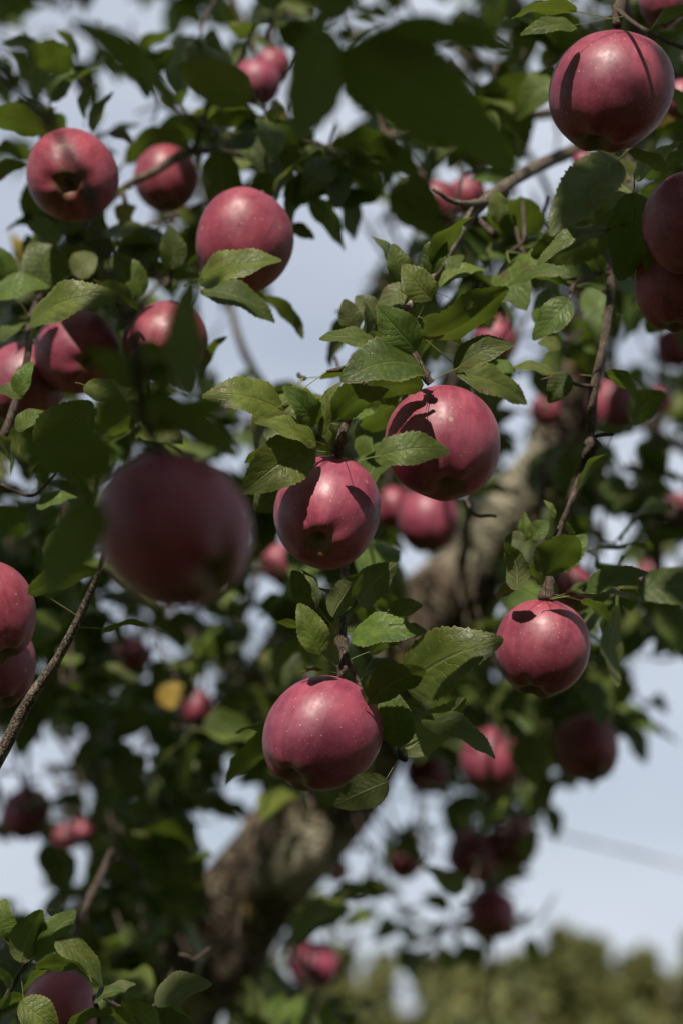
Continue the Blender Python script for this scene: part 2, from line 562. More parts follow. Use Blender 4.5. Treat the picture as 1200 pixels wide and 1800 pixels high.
# ------------------------------------------------------------------ setting: ground
gm, gnt, gout = new_mat('orchard_grass')
gb = node(gnt, 'ShaderNodeBsdfPrincipled')
gtc = node(gnt, 'ShaderNodeTexCoord')
g1 = noise_n(gnt, gtc.outputs['Object'], 0.6, 6, 0.7)
gc = mix_n(gnt, rng_n(gnt, g1, 0.3, 0.7), (0.045, 0.062, 0.018), (0.10, 0.095, 0.035))
gnt.links.new(gc, gb.inputs['Base Color'])
gb.inputs['Roughness'].default_value = 0.95
gnt.links.new(gb.outputs[0], gout.inputs['Surface'])
S = 900
gv, gf = [], []
NG = 24
for i in range(NG + 1):
    for j in range(NG + 1):
        x = (i / NG * 2 - 1); y = (j / NG * 2 - 1)
        x = S * abs(x) ** 2 * (1 if x > 0 else -1)
        y = S * abs(y) ** 2 * (1 if y > 0 else -1)
        gv.append((x, y, 0.12 * noise.noise(Vector((x, y, 0)) * 0.08) - 0.0))
for i in range(NG):
    for j in range(NG):
        a = i * (NG + 1) + j
        gf.append((a, a + NG + 1, a + NG + 2, a + 1))
ground = mesh_obj('ground', gv, gf, [gm])
ground['kind'] = 'structure'
ground['label'] = 'mown orchard grass under the apple trees'

# ------------------------------------------------------------------ the apple tree
tree = bpy.data.objects.new('apple_tree', None)
C.objects.link(tree)
tree.location = P(300, 2150, 3.0)
tree.location.z = 0.0
tree['label'] = 'old apple tree with a leaning lichen-spotted trunk and leafy fruiting branches'
tree['category'] = 'apple tree'
TI = Matrix.Translation(-Vector(tree.location))
def to_tree(o):
    o.matrix_parent_inverse = TI
    return o

def pipe(pts):
    """(px, py, depth, width_px) -> (x, y, z, radius)"""
    out = []
    for px, py, d, w in pts:
        p = P(px, py, d)
        out.append((p.x, p.y, p.z, SZ(w, d) / 2))
    return out
NODES = []
def branch(name, pts, mat, sides=10, n=7, rough=0.15, knots=0.12, freq=70):
    t = TubeSet()
    pp = pipe(pts)
    for q in spline(pp, 4):
        NODES.append(q)
    t.tube(pp, sides, n, rough, knots, freq)
    o = t.build(name, mat, tree)
    return to_tree(o)

tb = TubeSet()
base_p = P(255, 1950, 3.05)
t_pts = [(base_p.x - 0.16, base_p.y + 0.05, -0.05, 0.17), (base_p.x - 0.13, base_p.y + 0.03, 0.5, 0.125), (base_p.x - 0.09, base_p.y, 1.0, 0.105)]
t_pts += pipe([(270, 1850, 3.05, 195), (400, 1640, 3.0, 180), (510, 1480, 2.95, 168), (600, 1350, 2.95, 170), (700, 1180, 2.9, 165), (790, 1060, 2.85, 160), (870, 950, 2.8, 135), (940, 860, 2.75, 115), (990, 760, 2.7, 92), (1030, 620, 2.65, 76), (1060, 480, 2.6, 60), (1100, 300, 2.6, 45), (1160, 100, 2.6, 32), (1240, -150, 2.6, 20)])
tb.tube(t_pts, 28, 10, 0.22, 0.10, 9)
trunk = to_tree(tb.build('trunk', M_BARK, tree))

BR = []
def B(pts, mat, **k):
    BR.append(branch('branch', pts, mat, **k))
    return BR[-1]
# heavy limbs
B([(925, 890, 2.78, 80), (1000, 872, 2.8, 52), (1100, 880, 2.85, 46), (1200, 915, 2.9, 40), (1330, 960, 3.0, 30)], M_BARK, freq=20)
B([(1110, 885, 2.85, 34), (1150, 960, 2.95, 26), (1160, 1060, 3.0, 20)], M_BARK, freq=25)
B([(330, 1900, 3.15, 130), (260, 1640, 3.5, 120), (250, 1500, 3.6, 100), (330, 1360, 3.6, 85), (430, 1230, 3.6, 70), (500, 1100, 3.6, 50), (540, 960, 3.6, 34), (560, 800, 3.6, 20), (600, 640, 3.6, 8)], M_BARK, freq=14)
B([(250, 1520, 3.6, 70), (170, 1300, 3.7, 40), (120, 1000, 3.8, 30), (140, 600, 3.8, 22)], M_BARK, freq=20)
# pale branches in the crown
B([(1130, 170, 2.6, 30), (1075, 225, 2.2, 26), (1012, 262, 1.95, 23), (930, 300, 1.75, 22), (850, 355, 1.6, 21), (810, 405, 1.55, 16), (775, 465, 1.5, 14), (735, 520, 1.48, 13), (700, 560, 1.46, 12), (672, 610, 1.45, 12), (640, 680, 1.44, 12), (612, 735, 1.44, 13), (592, 798, 1.435, 14), (600, 900, 1.50, 14), (606, 1010, 1.48, 14), (603, 1110, 1.44, 13), (606, 1150, 1.43, 14), (630, 1200, 1.43, 8), (650, 1262, 1.43, 7), (672, 1300, 1.43, 7), (700, 1334, 1.43, 6)], M_LIMB, n=6)
B([(700, 560, 1.46, 11), (690, 588, 1.43, 12), (712, 600, 1.42, 12), (730, 625, 1.415, 11), (742, 650, 1.41, 13), (752, 672, 1.41, 14)], M_TWIG)
B([(855, 355, 1.6, 14), (820, 358, 1.55, 11), (790, 352, 1.54, 9), (772, 340, 1.53, 8), (760, 332, 1.53, 5)], M_LIMB, knots=0.5)
B([(840, 385, 1.57, 10), (860, 405, 1.56, 12), (873, 416, 1.56, 14)], M_TWIG, knots=0.5)
B([(1260, 90, 2.3, 60), (1000, 190, 2.2, 22), (800, 215, 2.1, 20), (695, 237, 2.0, 20), (610, 268, 1.95, 19), (520, 292, 1.9, 16), (430, 272, 1.85, 15), (340, 265, 1.82, 15), (275, 300, 1.8, 15), (215, 333, 1.8, 13), (150, 400, 1.8, 8)], M_LIMB)
B([(700, 225, 2.05, 14), (600, 300, 2.0, 13), (480, 320, 1.95, 11), (400, 345, 1.9, 10), (300, 380, 1.88, 9), (235, 405, 1.86, 7)], M_LIMB)
B([(340, 268, 1.82, 9), (355, 220, 1.8, 9), (375, 170, 1.8, 8), (420, 110, 1.8, 7), (450, 40, 1.8, 6)], M_TWIG)
# hanging right branch
B([(1120, 250, 2.0, 18), (1085, 330, 1.8, 17), (1068, 430, 1.62, 16), (1072, 520, 1.54, 15), (1058, 610, 1.5, 15), (1043, 680, 1.49, 14), (1036, 770, 1.48, 17), (1020, 830, 1.48, 13), (1000, 890, 1.47, 12), (985, 925, 1.47, 12), (968, 975, 1.46, 11), (964, 1020, 1.455, 13), (967, 1050, 1.45, 15)], M_TWIG, knots=0.25)
B([(1066, 470, 1.56, 12), (1030, 490, 1.53, 9), (1008, 500, 1.52, 8), (1000, 527, 1.5, 5)], M_TWIG)
B([(1043, 680, 1.49, 8), (1010, 675, 1.47, 7), (985, 660, 1.46, 5), (950, 668, 1.46, 4)], M_TWIG)
B([(1036, 770, 1.48, 7), (1055, 765, 1.47, 6), (1076, 764, 1.46, 7)], M_TWIG)
# knobbly fruit spurs in the sharp zone
for pts in ([(612, 735, 1.435, 12), (603, 760, 1.43, 15), (598, 780, 1.425, 20), (590, 798, 1.425, 17)],
            [(742, 650, 1.405, 13), (748, 662, 1.40, 18), (757, 674, 1.40, 15)],
            [(603, 1105, 1.44, 13), (600, 1128, 1.43, 19), (606, 1150, 1.425, 17), (600, 1180, 1.42, 15), (596, 1196, 1.42, 12)],
            [(640, 668, 1.44, 8), (612, 652, 1.43, 7), (592, 650, 1.43, 8), (574, 653, 1.43, 5)],
            [(966, 1015, 1.455, 13), (962, 1038, 1.45, 19), (958, 1056, 1.445, 17)],
            [(1036, 765, 1.475, 14), (1038, 785, 1.47, 23), (1030, 805, 1.475, 15)],
            [(700, 1315, 1.43, 6), (706, 1330, 1.43, 11), (714, 1338, 1.43, 8)]):
    B(pts, M_TWIG, knots=0.9, rough=0.35, freq=220)
# over the top right apple
B([(1100, -40, 1.42, 18), (1088, 10, 1.37, 20), (1083, 45, 1.36, 16)], M_TWIG, knots=0.3)
B([(1078, 12, 1.37, 9), (1120, 45, 1.33, 8), (1170, 72, 1.31, 8), (1230, 95, 1.3, 8)], M_TWIG)
# foreground hanging twig, far out of focus
B([(-60, 60, 0.902, 16), (20, 145, 0.883, 15), (80, 205, 0.874, 15), (130, 285, 0.874, 18), (150, 320, 0.874, 22), (170, 400, 0.874, 16), (195, 480, 0.883, 15), (230, 570, 0.892, 18), (245, 660, 0.902, 26), (252, 740, 0.920, 20), (285, 800, 0.929, 14)], M_TWIG)
B([(150, 320, 0.874, 14), (160, 345, 0.874, 30), (158, 365, 0.874, 10)], M_TWIG)
# left
B([(-60, 1430, 1.4, 26), (0, 1330, 1.38, 23), (50, 1235, 1.37, 20), (100, 1160, 1.36, 17), (140, 1085, 1.35, 14), (172, 1010, 1.34, 11), (190, 950, 1.34, 8)], M_LIMB)
B([(-40, 850, 1.5, 15), (8, 762, 1.49, 14), (32, 690, 1.5, 13), (50, 620, 1.52, 12), (54, 560, 1.62, 10), (90, 480, 1.75, 8)], M_TWIG)
B([(-40, 830, 1.5, 8), (20, 860, 1.5, 6), (60, 870, 1.5, 5), (100, 830, 1.5, 4)], M_TWIG)
B([(215, 333, 1.8, 10), (240, 420, 1.72, 10), (290, 500, 1.66, 10), (300, 480, 1.65, 10), (298, 468, 1.64, 8)], M_TWIG)
B([(480, 320, 1.95, 9), (440, 330, 1.75, 9), (425, 345, 1.66, 8)], M_TWIG)
# bottom left
B([(-70, 1900, 1.5, 14), (0, 1775, 1.47, 11), (30, 1720, 1.46, 10), (55, 1685, 1.46, 9), (80, 1670, 1.46, 6)], M_TWIG)
B([(150, 1900, 1.5, 12), (175, 1800, 1.48, 10), (170, 1750, 1.47, 7), (250, 1790, 1.47, 5), (272, 1765, 1.47, 5)], M_TWIG)
# out-of-focus background branches
B([(1300, 820, 3.1, 26), (1150, 760, 3.0, 20), (1060, 640, 3.0, 16), (1000, 480, 2.9, 14), (960, 330, 2.7, 12), (900, 230, 2.6, 10)], M_LIMB)
B([(700, 1180, 2.9, 30), (640, 1000, 2.7, 18), (560, 820, 2.6, 16), (440, 640, 2.5, 15), (400, 520, 2.5, 12)], M_LIMB)
B([(160, 1450, 2.7, 16), (175, 1380, 2.7, 20), (160, 1240, 2.7, 14), (180, 1100, 2.7, 12)], M_LIMB)
B([(940, 1150, 2.9, 40), (900, 1300, 3.0, 18), (870, 1420, 3.1, 14), (860, 1560, 3.1, 10), (865, 1700, 3.1, 8), (850, 1900, 3.1, 7)], M_LIMB)
B([(790, 1080, 2.85, 30), (900, 1180, 2.9, 24), (1000, 1230, 3.0, 16), (1100, 1260, 3.0, 10)], M_LIMB)
B([(1162, 1060, 3.0, 16), (1155, 780, 2.9, 10), (1160, 600, 2.9, 8)], M_TWIG)
B([(800, 1060, 2.8, 24), (820, 900, 2.6, 16), (760, 860, 2.5, 10)], M_TWIG)

# ---- leaves placed one by one: (base px,py, tip px,py, full width px, rho, curl, fold, depth, depth change to tip, material)
LV = [
 # above the two middle apples
 (499,724,360,690,88,38,.10,.30,1.42,-.02,0),(556,780,448,742,62,48,.12,.30,1.40,-.02,0),(548,782,430,866,95,-5,.05,.55,1.40,-.02,0),
 (480,800,430,812,46,120,.1,.3,1.46,.0,0),(505,852,447,897,60,10,.05,.2,1.45,0,3),(557,745,501,680,56,20,.12,.4,1.41,-.02,0),
 (560,750,512,668,48,65,.1,.5,1.45,0,0),(567,765,600,668,52,50,.1,.5,1.41,0,0),(588,740,693,684,80,140,.12,.5,1.38,-.03,0),
 (741,646,600,664,105,38,.10,.45,1.38,-.03,0),(744,676,632,690,78,130,.08,.3,1.40,0,0),(664,606,562,592,60,58,.10,.25,1.42,-.01,0),
 (622,582,606,525,44,15,.05,.3,1.50,0,0),(640,588,640,530,40,60,.1,.5,1.45,0,0),(731,616,663,538,72,8,.06,.35,1.38,-.01,0),
 (742,596,885,494,98,128,-.12,.55,1.43,-.01,0),(800,535,902,522,42,50,.05,.2,1.48,0,3),(797,652,901,602,62,35,.08,.6,1.43,.0,0),
 (800,655,927,708,66,42,.12,.25,1.47,.02,0),(657,806,791,790,66,30,.14,.30,1.335,0,0),(742,560,815,602,62,120,.08,.3,1.46,0,0),
 (703,494,690,428,46,15,.1,.6,1.45,0,0),(684,472,657,413,34,60,.1,.5,1.47,0,3),(758,528,707,463,58,10,.06,.5,1.42,0,0),
 (758,482,778,410,52,35,.1,.5,1.47,0,0),(764,470,828,378,70,125,.1,.5,1.47,-.02,0),(762,500,812,446,50,35,.1,.3,1.50,0,0),
 (712,498,660,568,50,35,.1,.3,1.50,0,3),(660,560,625,520,46,30,.1,.3,1.52,0,3),(728,560,700,505,50,100,.1,.4,1.48,0,0),
 (575,790,556,735,30,60,.1,.4,1.43,0,0),(600,745,640,728,24,60,.05,.3,1.45,0,0),(735,690,700,705,30,70,.05,.3,1.46,0,0),
 (770,505,850,470,50,60,.1,.4,1.49,0,0),(610,730,560,700,50,110,.1,.4,1.45,0,0),(735,640,790,560,50,110,.1,.4,1.47,0,0),
 # round the hanging right branch
 (1001,527,935,597,58,20,.10,.35,1.49,.0,0),(999,658,962,707,46,10,.1,.6,1.46,0,0),(985,612,945,600,40,50,.1,.3,1.55,0,0),
 (1068,802,1012,862,64,110,.1,.25,1.45,0,0),(1062,655,1120,702,60,120,.1,.3,1.50,0,0),(1105,745,1168,690,66,140,.1,.3,1.60,0,0),
 (872,392,872,334,38,20,.05,.4,1.55,0,0),(1086,282,966,414,92,5,.05,.55,1.34,-.04,3),(1078,372,934,452,98,-20,.05,.2,1.45,.0,0),
 (1072,404,942,464,50,45,.1,.2,1.40,-.01,0),(1112,338,1096,498,98,-25,.05,.2,1.40,.02,0),(1172,395,1130,478,70,120,.05,.3,1.38,0,0),
 (1168,298,1086,262,76,110,.05,.25,1.38,0,0),(1000,478,887,506,38,50,.12,.25,1.50,.02,0),(1040,352,1112,338,62,30,.05,.2,1.44,0,3),
 (1012,22,898,30,66,115,.1,.4,1.36,-.02,0),(1012,48,918,52,36,40,.1,.3,1.34,-.02,0),(1200,250,1150,305,60,100,.1,.3,1.42,0,0),
 (1210,20,1130,60,70,110,.1,.3,1.45,0,0),(1100,440,1150,520,60,110,.1,.3,1.50,0,0),(1120,320,1180,250,60,60,.1,.3,1.46,0,0),
 (1000,505,935,485,40,110,.1,.3,1.54,0,0),(905,655,860,640,40,60,.1,.3,1.52,0,0),(1060,500,1010,430,56,120,.1,.3,1.55,0,0),
 (1160,150,1215,230,70,110,.1,.3,1.55,0,0),(1030,410,1075,330,60,110,.05,.3,1.50,0,0),(975,660,900,640,34,60,.1,.3,1.52,0,0),
 # above the right low apple
 (953,1012,1012,940,82,150,.08,.3,1.42,-.02,0),(972,1004,1030,939,50,10,.08,.4,1.44,0,0),(906,1038,888,952,56,140,.1,.3,1.42,0,0),
 (922,955,886,946,34,20,.08,.3,1.45,0,3),(921,952,921,900,26,20,.1,.4,1.46,0,0),(934,948,962,915,36,20,.05,.4,1.46,0,0),
 (1005,948,988,910,40,110,.05,.3,1.47,0,0),(974,912,957,878,16,50,.1,.3,1.46,0,0),(1022,1038,1137,1004,52,45,.10,.35,1.42,-.01,0),
 (1005,1050,1134,1058,40,70,.10,.2,1.43,-.01,0),(1020,1055,1076,1098,58,110,.1,.3,1.47,0,0),(908,1032,868,1052,40,120,.1,.3,1.46,0,0),
 (960,1035,915,985,46,120,.1,.3,1.46,0,0),
 # above and right of the bottom apple
 (552,1068,513,1003,46,-10,.1,.2,1.42,0,0),(556,1070,536,1000,30,60,.1,.3,1.41,0,3),(584,1085,632,1006,54,150,.1,.5,1.40,0,0),
 (630,1062,698,990,62,160,.1,.3,1.42,.02,0),(562,1128,483,1092,50,110,.1,.3,1.45,0,0),(562,1152,526,1060,60,15,.05,.7,1.40,0,0),
 (617,1120,736,1113,72,38,.12,.30,1.40,-.02,0),(680,1078,742,1062,40,40,.1,.25,1.43,0,0),(700,1112,750,1108,34,45,.1,.2,1.44,0,0),
 (650,1148,722,1118,44,130,.1,.3,1.43,0,0),(712,1208,874,1124,116,14,.08,.28,1.44,-.04,0),(645,1238,746,1176,84,140,.12,.5,1.40,-.02,0),
 (702,1312,690,1212,76,-15,.1,.2,1.43,0,0),(708,1326,817,1226,66,160,.06,.3,1.45,0,3),(740,1266,870,1332,58,40,.16,.3,1.40,-.01,0),
 (682,1374,586,1416,64,165,-.05,.15,1.40,0,0),(568,1178,524,1180,18,110,.05,.2,1.41,0,0),(588,1165,592,1085,46,160,.1,.3,1.48,0,3),
 (650,1330,632,1290,30,20,.1,.3,1.47,0,3),(598,1075,560,1030,40,110,.1,.3,1.44,0,0),(600,1120,630,1060,40,110,.1,.3,1.45,0,0),
 (640,1185,700,1165,50,60,.1,.3,1.46,0,0),(640,1060,600,1010,40,60,.1,.3,1.46,0,0),
 # left middle
 (350,494,492,454,76,42,.12,.30,1.52,-.02,0),(352,512,484,566,74,52,.12,.35,1.54,0,0),(465,520,538,592,48,120,.1,.3,1.64,0,0),
 (302,474,298,397,50,15,.05,.5,1.60,0,0),(100,502,55,423,84,15,.05,.25,1.62,0,0),(52,570,205,512,78,42,.10,.30,1.50,-.02,0),
 (-10,522,85,498,58,45,.1,.3,1.60,0,0),(8,500,-10,425,60,45,.1,.3,1.62,0,0),(252,518,202,443,58,15,.08,.6,1.60,0,0),
 (178,500,245,545,52,130,.1,.3,1.58,0,0),(128,482,172,448,52,20,.1,.3,1.66,0,3),(208,440,276,422,56,120,.1,.3,1.68,0,0),
 (52,388,102,432,50,40,.1,.3,1.70,0,0),(512,356,613,314,60,44,.1,.3,1.70,0,0),(543,352,606,442,78,120,.08,.3,1.75,0,0),
 (500,402,554,418,46,120,.1,.3,1.72,0,0),(378,216,462,208,62,130,.1,.3,1.72,0,0),(470,285,486,188,76,120,.1,.3,1.72,0,0),
 (-20,208,92,232,78,130,.08,.3,1.60,0,0),(-25,330,46,284,52,120,.1,.3,1.66,0,0),(82,98,4,68,46,60,.1,.3,1.75,0,0),
 (100,55,140,105,50,110,.1,.3,1.80,0,0),(92,180,128,120,50,40,.1,.3,1.74,0,0),(150,210,162,138,50,110,.1,.3,1.72,0,0),
 (163,232,202,160,48,60,.1,.4,1.70,0,0),(30,700,54,634,38,30,.1,.4,1.47,0,0),(42,700,-5,680,40,50,.1,.4,1.47,0,0),
 (28,756,78,722,40,40,.1,.4,1.46,0,0),(74,806,162,706,100,10,.05,.2,1.42,0,0),(148,678,224,712,60,45,.08,.3,1.44,0,0),
 (-12,762,24,834,58,110,.1,.3,1.44,0,0),(64,892,135,872,36,45,.1,.3,1.48,0,0),(178,1112,306,1116,60,100,.12,.3,1.36,0,0),
 (50,1044,172,1000,66,130,.1,.3,1.34,0,0),(352,668,396,588,60,110,.1,.3,1.62,0,0),(205,560,160,510,50,110,.1,.3,1.62,0,0),
 (215,700,262,640,40,60,.1,.3,1.6,0,3),(0,600,50,560,50,60,.1,.3,1.6,0,0),(330,470,395,440,44,110,.1,.3,1.64,0,0),
 # bottom left
 (36,1692,72,1598,66,150,.1,.35,1.44,0,0),(58,1686,134,1600,56,20,.1,.3,1.45,0,0),(0,1650,8,1580,60,20,.1,.3,1.46,0,0),
 (98,1652,184,1732,54,35,.1,.3,1.44,0,0),(62,1700,158,1708,54,120,.1,.3,1.43,0,0),(35,1762,104,1808,66,20,.1,.3,1.42,0,0),
 (165,1762,222,1740,42,60,.1,.4,1.44,0,0),(272,1764,370,1724,60,36,.1,.3,1.45,0,3),(270,1766,342,1796,44,100,.1,.3,1.46,0,0),
 (190,1756,238,1728,34,40,.1,.4,1.45,0,3),(20,1740,-20,1700,56,110,.1,.3,1.44,0,0),(90,1700,40,1745,46,110,.1,.3,1.44,0,0),
 (240,1812,180,1770,60,110,.1,.3,1.46,0,0),(130,1640,85,1600,44,50,.1,.3,1.5,0,0),(120,1810,200,1780,60,110,.1,.3,1.45,0,0),
 (-10,1780,60,1750,50,110,.1,.3,1.45,0,0),(280,1815,215,1760,70,115,.1,.3,1.40,0,0),
 # near the lens: big dark leaves
 (128,36,332,206,120,120,.08,.2,0.902,.02,0),(596,88,912,290,216,150,.03,.10,0.902,0,0),(640,62,908,76,120,120,.03,.2,0.902,0,0),
 (455,-40,690,40,120,120,.05,.2,0.874,0,0),(584,55,522,244,150,150,.03,.15,0.920,0,0),(-50,-50,116,12,120,120,.05,.2,0.828,0,0),
 (333,700,334,482,94,150,.05,.1,0.902,0,0),(205,800,36,790,150,150,.05,.1,0.874,0,0),(175,880,78,1052,130,150,.05,.1,0.874,0,0),
 (250,690,425,800,110,130,.05,.2,0.920,0,0),(240,660,350,640,90,120,.05,.2,0.920,0,0),(248,720,325,762,60,150,.05,.2,0.938,0,1),
 (248,680,158,615,90,150,.05,.2,0.902,0,0),(-60,930,60,900,100,140,.05,.2,0.828,0,0),(540,60,650,-30,120,120,.05,.2,0.846,0,0),
 (20,150,0,95,50,120,.1,.2,0.883,0,3),(235,700,170,760,90,140,.05,.2,0.920,0,0),(260,760,400,700,90,130,.05,.2,0.938,0,0),
 (300,690,235,600,80,140,.05,.2,0.920,0,0),
 # colour accents far out of focus
 (282,1238,322,1202,52,20,.05,.3,2.2,0,1),(205,385,240,362,40,30,.1,.3,1.75,0,1),(232,1660,276,1620,44,30,.1,.3,2.4,0,2),
 (190,235,235,250,40,60,.1,.4,1.72,0,2),(40,470,22,405,36,40,.1,.3,2.2,0,1),
]
MATS = [M_LEAF, M_LEAF_Y, M_LEAF_B, M_LEAF_P]
leaf_n = 0
def place_leaf(base, tip, N, wr, curl, fold, mat, detail, seed, petdir=None, pet=0.18):
    global leaf_n
    rr = random.Random(seed)
    if detail:
        v, f, u, mi = leaf_shape(wr, curl, fold, 46, 3, 0.013, 0.026, 0.10, rr.uniform(0, .18), rr.uniform(-.5, .5), pet, seed, rr.uniform(-.05, .05), petdir or (-1, 0, -.1))
    else:
        v, f, u, mi = leaf_shape(wr, curl, fold, 16, 2, 0.014, 0.02, 0.10, rr.uniform(0, .2), rr.uniform(-.5, .5), pet, seed, rr.uniform(-.05, .05), petdir or (-1, 0, -.1))
    o = mesh_obj('leaf', v, f, [mat, M_PET], tree, True, u, [rr.random()] * len(v), mi)
    o.matrix_parent_inverse = TI
    o.matrix_basis = frame(base, tip, N)
    leaf_n += 1
    return o

ND = np.array([q[:3] for q in NODES])
LIT = []      # spots the sun reaches: (point, radius)
for i, (bx, by, tx, ty, w, rho, curl, fold, d, dz, mt) in enumerate(LV):
    b = P(bx, by, d)
    t = P(tx, ty, d + dz)
    toc = (CAM - (b + t) / 2).normalized()
    A = (t - b).normalized()
    pr = A.cross(toc).normalized()
    if pr.dot(UP) < 0:
        pr = -pr
    N = toc * math.cos(math.radians(rho)) + pr * math.sin(math.radians(rho))
    ln = (t - b).length
    wr = min(0.95, SZ(w, d) * (1.05 if d > 1.15 else 0.84) / ln)
    pd, pl = None, (0.2 if d > 1.2 else 0.1)
    dn = np.linalg.norm(ND - np.array(b), axis=1)
    j = int(np.argmin(dn + (ND[:, 1] < b.y - 0.03) * 0.03))
    if dn[j] < 0.055:
        loc = frame(b, t, N).inverted() @ Vector(ND[j])
        pd, pl = tuple(loc), max(0.05, loc.length)
    place_leaf(b, t, N, wr, curl, fold, MATS[mt], d > 1.25 and d < 1.6, i, pd, pl)

# ------------------------------------------------------------------ apples
def apple_mesh(seed):
    rr = random.Random(seed)
    ns, nr = 44, 34
    h = rr.uniform(0.96, 1.06)
    cone = rr.uniform(0.07, 0.16)
    lob = rr.uniform(0.015, 0.035)
    ph = rr.random() * 6.28
    asym = rr.uniform(-0.08, 0.08)
    sx, sy = rr.uniform(.96, 1.03), rr.uniform(.96, 1.03)
    V, F = [], []
    for i in range(nr + 1):
        s = i / nr
        a = math.pi * s                       # 0 = stem end, pi = calyx end
        # outline: sphere with a dimple at each end
        r = math.sin(a) ** 0.86 if 0 < s < 1 else 0.0
        z = math.cos(a) * h
        top = math.exp(-(r / 0.26) ** 2) if s < 0.5 else 0
        bot = math.exp(-(r / 0.18) ** 2) if s >= 0.5 else 0
        z -= 0.36 * top
        z += 0.25 * bot
        r *= 1 - cone * (1 - s) * 0.0 - cone * max(0, s - 0.35) * 1.1
        for k in range(ns):
            th = 2 * math.pi * k / ns
            lb = 1 + lob * math.cos(5 * th + ph) * max(0, s - 0.55) * 2.4 + 0.02 * math.cos(2 * th + ph) + 0.015 * math.cos(3 * th - ph)
            zz = z + asym * math.cos(th) * r + (0.03 * math.cos(5 * th + ph) * math.exp(-((r - 0.42) / 0.2) ** 2) * (-1 if s > 0.5 else 0.3) if 0 < s < 1 else 0)
            V.append((sx * r * lb * math.cos(th) + 0.03 * z * asym * 8, sy * r * lb * math.sin(th), zz))
    for i in range(nr):
        for k in range(ns):
            a0 = i * ns + k
            a1 = i * ns + (k + 1) % ns
            F.append((a0, a0 + ns, a1 + ns, a1))
    me = bpy.data.meshes.new('apple')
    me.from_pydata(V, [], F)
    me.materials.append(M_APPLE)
    me.polygons.foreach_set('use_smooth', [True] * len(me.polygons))
    me.update()
    return me, h
AM = [apple_mesh(s) for s in range(6)]
def calyx_mesh():
    V, F = [], []
    for k in range(5):
        th = 2 * math.pi * k / 5
        d = Vector((math.cos(th), math.sin(th), 0)); p = Vector((-math.sin(th), math.cos(th), 0))
        b = len(V)
        for (r, w, z) in ((0.03, .035, 0.06), (0.085, .035, 0.0), (0.12, .022, -0.06), (0.09, .004, -0.11)):
            V.append(d * r + p * w + Vector((0, 0, z))); V.append(d * r - p * w + Vector((0, 0, z)))
        for q in range(3):
            F.append((b + 2 * q, b + 2 * q + 1, b + 2 * q + 3, b + 2 * q + 2))
    b = len(V)
    for k in range(6):
        th = math.pi / 3 * k
        V.append(Vector((0.05 * math.cos(th), 0.05 * math.sin(th), 0.03)))
    F.append(tuple(range(b, b + 6)))
    me = bpy.data.meshes.new('calyx')
    me.from_pydata([tuple(v) for v in V], [], F)
    me.materials.append(M_SEPAL)
    return me
CALYX = calyx_mesh()
def stem_mesh(bend):
    t = TubeSet()
    t.tube([(0, 0, 0.55, .028), (0.01, 0, .75, .024), (bend * .4, 0, .95, .024), (bend, 0, 1.15, .036)], 7, 4, .1, 0, 8)
    me = bpy.data.meshes.new('stem')
    me.from_pydata([tuple(v) for v in t.v], [], t.f)
    me.materials.append(M_STEM)
    me.polygons.foreach_set('use_smooth', [True] * len(me.polygons))
    return me
STEMS = [stem_mesh(b) for b in (-.15, .1, .2)]

